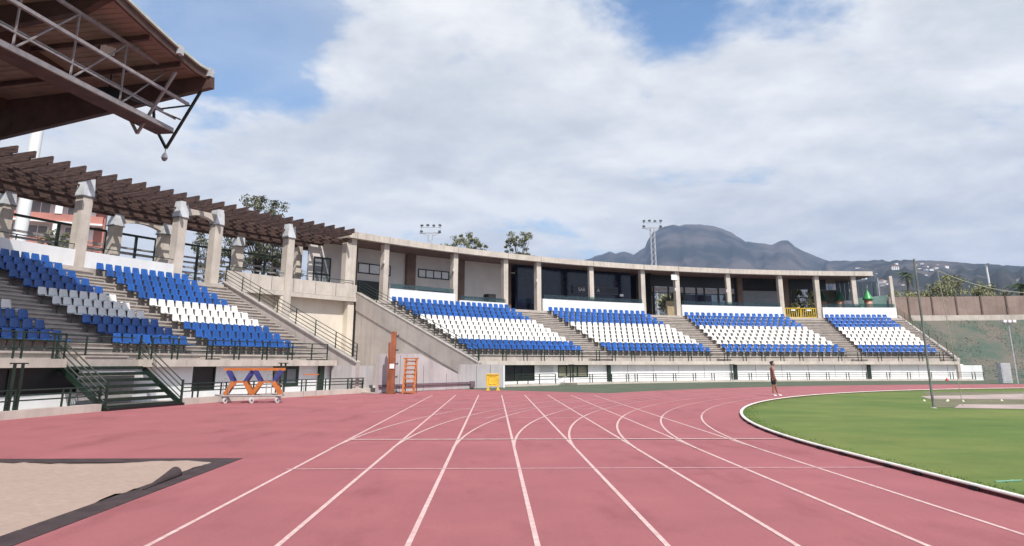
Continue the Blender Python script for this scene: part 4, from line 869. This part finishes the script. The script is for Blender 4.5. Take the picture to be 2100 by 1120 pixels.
# tall orange post
op = thing('orange_post', 'tall rusty orange steel post with small black hooks', 'post', (-5.71, 43.27, 0))
b = MB(); b.add([(-5.82, 43.2, 0), (-5.5, 43.2, 0), (-5.5, 43.5, 0), (-5.82, 43.5, 0), (-5.76, 43.25, 3.36), (-5.5, 43.25, 3.36), (-5.5, 43.5, 3.36), (-5.76, 43.5, 3.36)], [(3, 2, 1, 0), (4, 5, 6, 7), (0, 1, 5, 4), (1, 2, 6, 5), (2, 3, 7, 6), (3, 0, 4, 7)]); b.build('post', ORANGE_D, op)
b = MB(); b.box((-5.86, 43.32, 1.38), (.09, .2, 2.76)); b.build('side_rail', ORANGE_D, op)
b = MB(); b.box((-5.66, 43.19, 1.48), (.26, .015, .26)); b.build('white_plate', WHITE, op)
for z in (.9, 1.6, 2.35, 3.12):
    b = MB(); b.box((-5.43, 43.35, z), (.14, .08, .06)); b.box((-5.37, 43.35, z + .02), (.03, .1, .12)); b.build('hook', RUBBER, op)
b = MB(); b.box((-5.7, 43.35, .03), (.56, .46, .05)); b.build('foot_plate', ORANGE_D, op)
sl = thing('judge_steps', 'orange steel step ladder with square rungs against the grey wall', 'steps', (-4.7, 43.2, 0))
b = MB()
for x in (-5.0, -4.42): b.beam((x, 43.2, 0), (x + .06, 43.7, 1.88), .13, .06)
b.build('side_rail', ORANGE, sl)
for k in range(8): b = MB(); b.box((-4.7 + .007 * k, 43.24 + .06 * k, .1 + .235 * k), (.55, .18, .07)); b.build('rung', ORANGE_D if k % 3 else ORANGE, sl)
b = MB(); b.box((-4.68, 43.85, 1.9), (.84, .4, .06)); b.build('platform', ORANGE, sl)
b = MB()
for x in (-4.98, -4.36): b.beam((x, 44.2, 0), (x, 43.95, 1.88), .05, .05)
b.build('rear_leg', ORANGE_D, sl)
# yellow board
yb = thing('yellow_board', 'yellow framed board on two splayed feet by the low wall', 'board', (-.1, 48.4, 0))
b = MB(); b.box((-.08, 48.45, .62), (.68, .05, .62)); b.build('panel', YELLOW, yb)
b = MB(); b.pipe([(-.42, 48.4, .29), (-.46, 48.4, .97), (.31, 48.4, .97), (.28, 48.4, .29), (-.42, 48.4, .29)], .035); b.pipe([(-.30, 48.41, .40), (-.32, 48.41, .85), (.17, 48.41, .85), (.15, 48.41, .40), (-.30, 48.41, .40)], .02); b.build('frame', YELLOW, yb)
for x in (-.36, .26): b = MB(); b.beam((x, 48.1, .04), (x, 48.8, .04), .22, .07); b.beam((x, 48.42, .05), (x, 48.42, .34), .1, .06); b.build('foot', YELLOW, yb)

# ------------------------------------------------------------------ athlete
def skin_obj(name, m, nodes, edges, parent=None, sub=2):
    me = bpy.data.meshes.new(name); me.from_pydata([n[0] for n in nodes], edges, []); o = link(name, me, parent); me.materials.append(m)
    o.modifiers.new('skin', 'SKIN'); sv = me.skin_vertices[0].data
    for i, n_ in enumerate(nodes): sv[i].radius = n_[1] if isinstance(n_[1], tuple) else (n_[1], n_[1]); sv[i].use_root = (i == 0)
    sd = o.modifiers.new('sub', 'SUBSURF'); sd.levels = sub; sd.render_levels = sub; o.modifiers['skin'].use_smooth_shade = True; return o
px, py = 14.33, 39.7
def W(f, s_, z): return (px + f, py + s_, z)      # f forward (to the right), s_ to his left (away)
nd = [(W(-.02, 0, .93), (.135, .10)), (W(-.01, 0, 1.07), (.125, .09)), (W(.01, 0, 1.22), (.14, .095)), (W(0, 0, 1.36), (.15, .10)), (W(.0, 0, 1.44), (.07, .065)), (W(.03, 0, 1.50), (.055, .055)), (W(.045, 0, 1.56), (.075, .068)), (W(.055, 0, 1.63), (.088, .075)), (W(.045, 0, 1.685), (.06, .055)),
      (W(-.01, -.19, 1.38), .062), (W(-.03, -.235, 1.12), .045), (W(.04, -.24, .90), .035), (W(.07, -.235, .83), (.035, .022)),
      (W(-.01, .19, 1.38), .062), (W(.02, .235, 1.12), .045), (W(.14, .22, .93), .035), (W(.18, .21, .865), (.035, .022)),
      (W(-.03, -.10, .86), (.105, .09)), (W(-.04, -.10, .52), .062), (W(-.06, -.10, .36), .058), (W(-.10, -.10, .09), .036),
      (W(.0, .10, .86), (.105, .09)), (W(.13, .10, .52), .062), (W(.16, .10, .36), .058), (W(.24, .10, .09), .036),
      (W(.155, 0, 1.585), .014), (W(.14, 0, 1.60), .02)]
ed = [(0, 1), (1, 2), (2, 3), (3, 4), (4, 5), (5, 6), (6, 7), (7, 8), (3, 9), (9, 10), (10, 11), (11, 12), (3, 13), (13, 14), (14, 15), (15, 16), (0, 17), (17, 18), (18, 19), (19, 20), (0, 21), (21, 22), (22, 23), (23, 24), (7, 26), (26, 25)]
n0 = len(nd)
for hnd, fwd in ((12, (.02, 0)), (16, (.03, 0))):
    hx, hy, hz = nd[hnd][0]
    for k, (df, L_) in enumerate(((-.028, .075), (-.01, .085), (.008, .08), (.025, .065))):
        i = len(nd); nd.append(((hx + df, hy + .006 * k, hz - .045), .009)); nd.append(((hx + df + .015, hy + .008 * k, hz - .05 - L_ * .5), .0085)); nd.append(((hx + df + .035, hy + .008 * k, hz - .05 - L_ * .9), .007)); ed += [(hnd, i), (i, i + 1), (i + 1, i + 2)]
    i = len(nd); nd.append(((hx + .05, hy + .012, hz - .01), .011)); nd.append(((hx + .065, hy + .018, hz - .055), .009)); ed += [(hnd, i), (i, i + 1)]
pe = skin_obj('person', SKIN, nd, ed); tag(pe, 'bare chested athlete in black shorts and white shoes walking on the track', 'person')
skin_obj('hair', HAIR, [(W(.03, 0, 1.655), (.098, .085)), (W(.02, 0, 1.70), (.085, .078)), (W(-.01, 0, 1.63), (.075, .08))], [(0, 1), (0, 2)], pe)
skin_obj('shorts', SHORTS, [(W(-.02, 0, .96), (.155, .115)), (W(-.02, 0, .86), (.17, .12)), (W(-.035, -.10, .74), .118), (W(-.04, -.10, .53), .095), (W(.05, .10, .74), .118), (W(.12, .10, .54), .095)], [(0, 1), (1, 2), (2, 3), (1, 4), (4, 5)], pe, 1)
for (ax, ay, lift_) in ((-.10, -.10, 0), (.24, .10, .0)):
    skin_obj('shoe', SHOE, [(W(ax - .02, ay, .055), (.055, .05)), (W(ax + .07, ay, .05), (.055, .045)), (W(ax + .20, ay, .04), (.052, .035)), (W(ax - .01, ay, .13), .05)], [(0, 1), (1, 2), (0, 3)], pe, 1)

# ------------------------------------------------------------------ throwing cage
cg = thing('cage_post', 'tall slim metal post of the throwing cage on the grass', 'post', (16.5, 29.12, 0))
b = MB(); b.tube((16.5, 29.12, 0), (16.5, 29.12, 5.62), .045, 10, .04); b.build('pole', mat('post_steel', (.16, .17, .16), .5, .2, 2), cg)
b = MB(); b.lathe([(.11, 0), (.11, .02), (.06, .04)], (16.5, 29.12, .01), 12); b.build('base', CONC, cg)
ROPE = mat('pale_rope', (.34, .33, .26), .9, .1, 8)
nt_ = thing('cage_net', 'sagging pale rope and thin cords of the throwing cage net', 'net', (18, 29, 0))
tops = []
for k in range(41):
    t = k / 40; x = 17.3 + t * 16; y = 29.0 + t * 8; tops.append(Vector((x, y, 5.15 + t * 1.0 - .95 * (1 - (2 * min(1, t * 1.35) - 1) ** 2))))
b = MB(); b.pipe(tops, .016, 5); b.pipe([(17.3, 29.0, 5.15), (17.42, 28.95, 2.5), (17.6, 29.1, .1)], .012, 5); b.build('rope', ROPE, nt_)
b = MB()
for p in tops[1::2]: b.tube(p, (p.x, p.y, .05), .0022, 3)
for k in range(1, 9): b.pipe([(p.x, p.y, .05 + (p.z - .05) * k / 9) for p in tops[::2]], .0022, 3)
b.build('mesh_cords', ROPE, nt_)
b = MB(); b.tube((33.3, 37.0, 0), (33.3, 37.0, 6.2), .065, 10); tag(b.build('cage_post', TRUSS_M), 'tall slim metal cage post farther off, holding the other net end', 'post')
for i, (x, y) in enumerate(((19.05, 34.3), (19.9, 34.0), (20.3, 34.6), (20.55, 33.9), (22.6, 34.4))):
    b = MB(); b.lathe([(.07, 0), (.06, .015), (.03, .06), (.02, .08)], (0, 0, .015), 10); c = b.build('marker_cone', mat('pale_yellow_plastic', (.62, .62, .42), .6) if i == 0 else bpy.data.materials['pale_yellow_plastic'], smooth=True); c.location = (x, y, 0)
    tag(c, 'small pale yellow marker cone on the grass near the cage post', 'cone', 'marker cones by the throwing circle')
b = MB(); b.box((26.3, 37.6, .1), (.7, .3, .16)); b.box((26.3, 37.8, .22), (.6, .08, .1)); tag(b.build('white_bench', WHITE), 'low white box bench on the far throwing pad', 'bench')
b = MB(); b.tube((7.15, 11.3, .022), (7.6, 11.4, .024), .014, 6); b.tube((7.3, 11.28, .026), (7.5, 11.44, .026), .009, 6); tag(b.build('green_stake', mat('mint_plastic', (.15, .32, .22), .7)), 'short mint green plastic stake lying in the grass', 'stake')
b = MB(); b.lathe([(.16, 0), (.16, .02), (.05, .22), (.03, .3)], P(58.0, 90, .005), 12); tag(b.build('red_cone', mat('red_plastic', (.6, .05, .05), .5), smooth=True), 'small red cone at the foot of the white wall', 'cone')

# ------------------------------------------------------------------ bank, fence, small lamps at the right
b = MB(); b.arc([(61.5, 0), (63, .25), (66, 2.3), (69, 4.4), (72, 6.35), (76, 6.35), (76, -1), (61.5, -1)], 92.8, 150, 1.0); bk = b.build('bank', BANK); structure(bk)
prz = lambda r: np.interp(r, [61.5, 63, 66, 69, 72], [0, .25, 2.3, 4.4, 6.35])
n = 16000; br_ = rng.uniform(62.2, 72, n); ba = rng.uniform(93.2, 112, n); keep = np.array([mn.noise(Vector((r_ * .35, a_ * .4, 3))) > -.18 for r_, a_ in zip(br_, ba)]); br_, ba = br_[keep], ba[keep]
ctr = np.stack([CX - br_ * np.cos(np.radians(ba)), CY + br_ * np.sin(np.radians(ba)), prz(br_) + .03, np.full(len(br_), .06)], 1)
BUSH = mat('bank_weeds', (.105, .135, .105), .9, .3, .6, col2=(.17, .16, .115))
tag(link('ground_cover', tri_mesh('ground_cover', leaf_cloud(ctr, 5000, .08, .6), BUSH, 4)), 'low grey green weeds covering the bank', 'weeds', kind='stuff')
kb_ = MB(); kb_.bx(72.1, 72.5, 94.0, 150, 6.2, 6.95); tag(kb_.build('kerb_wall', CONC_L), 'low pale concrete wall along the top of the planted bank', 'wall')
fn = thing('screen_fence', 'brown screened fence with posts along the top of the bank', 'fence', P(73.2, 105, 6.4))
b = MB(); b.bx(73.2, 73.26, 92.6, 150, 6.4, 9.15); b.build('screen', FENCE_B, fn)
for a in np.arange(94.3, 125, 2.1):
    b = MB(); b.bx(73.1, 73.19, a - .06, a + .06, 6.4, 9.2); b.build('post', mat('fence_post', (.14, .10, .085), .7) if a < 94.5 else bpy.data.materials['fence_post'], fn)
b = MB(); b.box((42.3, 63.5, .85), (.8, .6, 1.6)); bx_ = thing('utility_cabinet', 'pale grey metal cabinet at the foot of the bank', 'cabinet', (42.3, 63.5, 0)); b.build('cabinet', GALV, bx_)
b = MB(); b.box((42.3, 63.19, .85), (.66, .02, 1.4)); b.build('door', mat('cabinet_door', (.42, .44, .46), .5), bx_)
lp = thing('floodlight_post', 'thin pale post with a small floodlight bar on the bank', 'floodlight post', (42.9, 62.9, 0))
b = MB(); b.tube((42.9, 62.9, 0), (42.9, 62.9, 4.9), .055, 8, .04); b.build('post', GALV, lp)
b = MB(); b.beam((42.4, 62.9, 4.9), (43.4, 62.9, 4.9), .06, .06); b.build('cross_bar', GALV, lp)
for x in (42.5, 42.9, 43.3): b = MB(); b.box((x, 62.75, 5.02), (.26, .2, .2)); b.build('lamp', WHITE, lp)
b = MB(); b.tube((65.6, 98.3, 0), (65.3, 98.3, 14.3), .17, 10, .11); lmp = thing('lamp_post', 'plain white lamp post standing behind the brown fence', 'lamp post', (65.6, 98.3, 0)); b.build('post', WHITE, lmp)
b = MB(); b.box((65.3, 97.9, 14.35), (.2, .9, .1)); b.build('lamp_head', GALV, lmp)

# ------------------------------------------------------------------ light masts
def mast(loc, zt_, lab):
    t = thing('light_mast', lab, 'light mast', loc); x, y = loc[:2]; b = MB(); w = .45
    for sx, sy in ((-w, -w), (w, -w), (w, w), (-w, w)): b.beam((x + sx, y + sy, 0), (x + sx * .7, y + sy * .7, zt_), .09, .09)
    z = 4
    while z < zt_ - 1:
        for sx, sy, ex, ey in ((-w, -w, w, -w), (w, -w, w, w), (w, w, -w, w), (-w, w, -w, -w)): b.beam((x + sx * .85, y + sy * .85, z), (x + ex * .85, y + ey * .85, z + 1.0), .05, .05)
        z += 1.0
    b.build('lattice', GALV, t); b = MB(); b.beam((x - 1.75, y, zt_), (x + 1.75, y, zt_ + .08), .12, .1); b.beam((x - 1.4, y, zt_ + .02), (x - .2, y, zt_ - .5), .06, .06); b.beam((x + 1.4, y, zt_ + .02), (x + .2, y, zt_ - .5), .06, .06)
    for q in (-1.5, 1.5): b.beam((x + q, y, zt_), (x + q, y, zt_ + 1.2), .05, .05)
    b.beam((x - 1.6, y, zt_ + .95), (x + 1.7, y, zt_ + .95), .05, .05); b.build('cross_arm', GREY_M, t)
    for q, zz_ in ((-1.45, .3), (1.45, .3), (-1.4, 1.25), (-.45, 1.3), (.5, 1.25), (1.5, 1.3)):
        M3 = Matrix.Rotation(random.uniform(-.5, .5), 3, 'Z') @ Matrix.Rotation(R(30), 3, 'X'); b = MB(); b.box((x + q, y - .15, zt_ + zz_), (.42, .24, .32), mat=M3); b.build('floodlight', SHUT, t)
mast((-10.3, 119.6, 0), 21.8, 'lattice light mast behind the pavilion roof, left one'); mast((27.1, 127.1, 0), 24.1, 'lattice light mast rising in front of the mountain')
wm = thing('white_mast', 'thick white tubular mast behind the pergola, top hidden by the canopy', 'mast', (-47.5, 76.2, 0))
b = MB(); b.tube((-47.9, 76.2, 0), (-47.9, 76.2, 34), .66, 20, .55); b.build('mast', WHITE, wm); b = MB(); b.box((-47.9, 76.2, 34.2), (4, .5, .4)); b.build('lamp_bar', GALV, wm)

# ------------------------------------------------------------------ apartments
ap = thing('apartment_block', 'terracotta apartment block with white balconies seen through the pergola', 'building', (-66, 103, 0))
Q3 = place(-50.6, 97.5, -.893, -.45)          # u runs left along the facade, v goes towards the track side
z = lambda k: 1.0 + 3.05 * k
b = MB()
def qbox(b, u0, u1, v0, v1, z0, z1):
    vs = [Q3(u_, v_, z_) for u_ in (u0, u1) for v_ in (v0, v1) for z_ in (z0, z1)]; b.add(vs, [(0, 1, 3, 2), (4, 6, 7, 5), (0, 4, 5, 1), (2, 3, 7, 6), (0, 2, 6, 4), (1, 5, 7, 3)])
qbox(b, 0, 40, -12, 0, 0, z(7)); b.build('wall', PINK, ap)
b = MB(); qbox(b, 1.2, 40, .02, .25, 2, z(7) - .4); b.build('recess_wall', WHITE, ap)
b = MB()
for k in range(1, 8): qbox(b, .3 + (k % 2) * .8, 40, .3, 1.7, z(k) - .5, z(k) + .42)
b.build('balcony_band', PINK, ap)
b = MB()
for k in range(1, 8): qbox(b, .3, 40, .251, 1.9, z(k) - .75, z(k) - .52)
b.build('balcony_slab', WHITE, ap)
for k in range(2, 7):
    for u_ in (2.2, 6.2, 9.8, 14, 19):
        b = MB(); qbox(b, u_, u_ + 2.3, .22, .32, z(k) + .3, z(k) + 2.1); f_ = b.build('window', WHITE, ap); b = MB(); qbox(b, u_ + .15, u_ + 1.1, .3, .34, z(k) + .4, z(k) + 2.0); qbox(b, u_ + 1.2, u_ + 2.15, .3, .34, z(k) + .4, z(k) + 2.0); b.build('pane', SHUT, f_)
    b = MB(); qbox(b, 4.9, 5.7, .26, 1.8, z(k) + .42, z(k) + 2.29); b.build('balcony_pier', WHITE, ap)
b = MB(); b.add([Q3(-.6, -12, z(7)), Q3(-.6, 2, z(7)), Q3(40, 2, z(7)), Q3(40, -12, z(7)), Q3(3, -5, z(7) + 1.9), Q3(38, -5, z(7) + 1.9)], [(0, 1, 4), (1, 2, 5, 4), (2, 3, 5), (3, 0, 4, 5), (3, 2, 1, 0)]); b.build('roof', mat('pale_roof', (.55, .48, .45), .8), ap)
b = MB(); qbox(b, 8, 12, -6, -1.5, z(7) + .6, z(7) + 3.2); b.build('roof_house', WHITE, ap)

# ------------------------------------------------------------------ trees
def tree(lab, loc, h, trunk_h, cw, m, n=2600, leaf=.17, clumps=26, group='trees behind the stadium', trunk=.16, cr=.8, seed=1, up=0.0, limbs=True):
    rs = np.random.default_rng(seed); t = thing('tree', lab, 'tree', loc, group); x, y, z0 = loc; b = MB(); C_ = []
    top = Vector((x + rs.uniform(-.3, .3), y, z0 + trunk_h)); b.tube((x, y, z0 - .3), top, trunk, 8, trunk * .6)
    for k in range(clumps):
        an = rs.uniform(0, 2 * math.pi); rr = cw * math.sqrt(rs.random()); f = rs.random() ** .8; zz_ = z0 + trunk_h * (.75 + .1 * f) + (h - trunk_h * .75) * f
        rr *= (1.05 - .55 * f ** 2); c = Vector((x + rr * math.cos(an), y + rr * math.sin(an), zz_)); C_.append((*c, cr * rs.uniform(.5, 1.15)))
        if limbs and k % 2 == 0:
            mid = top.lerp(c, .5) + Vector((rs.uniform(-.3, .3), rs.uniform(-.3, .3), .2)); b.tube(Vector((x, y, z0 + trunk_h * rs.uniform(.55, 1))), mid, trunk * .38, 5, trunk * .25); b.tube(mid, c, trunk * .25, 5, trunk * .08)
    b.build('trunk', BARK, t); me = tri_mesh('crown', leaf_cloud(np.array(C_), n, leaf), m, 4); link('crown', me, t); return t
tree('dense dark tree behind the pergola, its loose crown rising above the beams', (-24.2, 77.5, 6), 11.9, 5.5, 3.6, LEAF_D, 9000, .16, 95, seed=3, cr=.72)
tree('dark branching tree behind the louvred fence left of the pavilion', (-22.0, 75.0, 4), 10.5, 5.0, 3.0, LEAF_D, 4200, .15, 60, seed=4, cr=.7)
tree('sparse leafy tree left of the tall one behind the pergola', (-28.6, 76, 5), 9.6, 4.0, 2.8, LEAF_D, 2600, .14, 50, seed=5, cr=.6)
tree('low bushy tree in front of the terracotta apartments', (-41.5, 72, 5), 8.2, 3.0, 2.6, LEAF, 2600, .2, 26, seed=6, cr=.9)
tree('wide loose treetop showing above the pavilion roof', (-4.6, 110, 8), 11.4, 6, 5.0, LEAF, 5200, .2, 100, seed=8, cr=.62)
tree('tall feathery treetop above the pavilion roof beside a wider one', (3.6, 110, 8), 11.6, 6, 3.0, LEAF, 4200, .18, 80, seed=9, cr=.55)
hl = [(52.0, 95, 5.4, 2.6), (54.6, 97, 5.6, 2.6), (56.6, 95, 6.6, 2.4), (59.3, 97, 7.6, 2.8), (61.2, 94, 6.2, 2.4), (64.5, 96, 5.5, 2.0), (68.5, 96, 5.8, 2.2), (72, 98, 5.2, 2.6)]
hn = ['yellow green bush behind the fence, nearest the pavilion end', 'yellow green bush under the small palm behind the fence', 'broad bush right of the cage post behind the fence', 'tallest olive bush behind the fence with a thin top', 'olive bush behind the sagging rope', 'dark small bush left of the lamp post', 'low bush right of the lamp post', 'low bush beneath the wide palm']
for i, (x, y, h, w) in enumerate(hl):
    tree(hn[i], (x, y, 5.3), h - .5, 1.2, w, LEAF_Y if i < 5 else LEAF, 3000, .15, 55, 'bushes behind the brown fence', .1, .72, 20 + i)
for i, (x, y, lab) in enumerate(((30, 90, 'pale olive tree seen through the pavilion openings'), (22, 92, 'olive tree behind the pavilion notice board'), (36.5, 90, 'olive tree seen beyond the yellow barriers'))):
    tree(lab, (x, y, 4), 6, 2, 3.4, LEAF_Y, 2200, .24, 26, 'trees behind the pavilion', .12, 1.1, 40 + i)
def palm(lab, loc, h, fl, n=26, seed=1, m=PALM_M, tr=.22):
    rs = np.random.default_rng(seed); t = thing('palm_tree', lab, 'palm', loc, 'palms behind the stadium'); x, y, z0 = loc; b = MB()
    for k in range(6): b.tube((x + .05 * k, y, z0 + h * k / 6), (x + .05 * (k + 1), y, z0 + h * (k + 1) / 6), tr * (1.1 - .05 * k), 9, tr * (1.0 - .05 * k))
    b.build('trunk', BARK, t); b = MB(); c = Vector((x + .3, y, z0 + h))
    for k in range(n):
        an = rs.uniform(0, 2 * math.pi); el = rs.uniform(-.3, 1.35); d = Vector((math.cos(an), math.sin(an), 0)); L_ = fl * rs.uniform(.8, 1.1); pts = []
        for q in range(9):
            s_ = q / 8; pts.append(c + d * (L_ * s_ * math.cos(el * (1 - .5 * s_))) + Vector((0, 0, L_ * (math.sin(el) * s_ - .75 * s_ * s_))))
        for q in range(8):
            a_, e_ = pts[q], pts[q + 1]; tn = (e_ - a_).normalized(); sd = tn.cross(Vector((0, 0, 1))).normalized(); w_ = fl * .26 * math.sin(math.pi * min(1, (q + 1) / 8.5)) ** .6
            for s2 in (-1, 1):
                for g_ in (0, .5):
                    o_ = a_.lerp(e_, g_); tip = o_ + sd * (s2 * w_) + tn * w_ * .6 - Vector((0, 0, w_ * .25)); b.add([o_ - tn * .03, o_ + tn * .05, tip], [(0, 1, 2)])
            b.tube(a_, e_, .02, 3)
    b.build('crown', m, t, recalc=False)
palm('small palm on a thin trunk behind the fence, left of the cage post', (62.9, 114, 4), 10.6, 1.7, 24, 2)
palm('wide low palm behind the fence at the right edge', (63.3, 90, 4), 6.4, 2.3, 30, 3)
palm('short palm in front of the terracotta apartments', (-38.5, 72.5, 4.5), 6.4, 2.0, 26, 4)

# ------------------------------------------------------------------ air
HZ = bpy.data.materials.new('haze_air'); HZ.use_nodes = True; nt = HZ.node_tree; nt.nodes.clear(); oo = nt.nodes.new('ShaderNodeOutputMaterial'); pvn = nt.nodes.new('ShaderNodeVolumePrincipled')
pvn.inputs['Color'].default_value = (.40, .57, .92, 1); pvn.inputs['Density'].default_value = .000095; pvn.inputs['Anisotropy'].default_value = .1; nt.links.new(pvn.outputs[0], oo.inputs['Volume'])
b = MB(); b.box((0, 0, 499), (19000, 19000, 1004)); hz = b.build('haze', HZ); hz['kind'] = 'stuff'
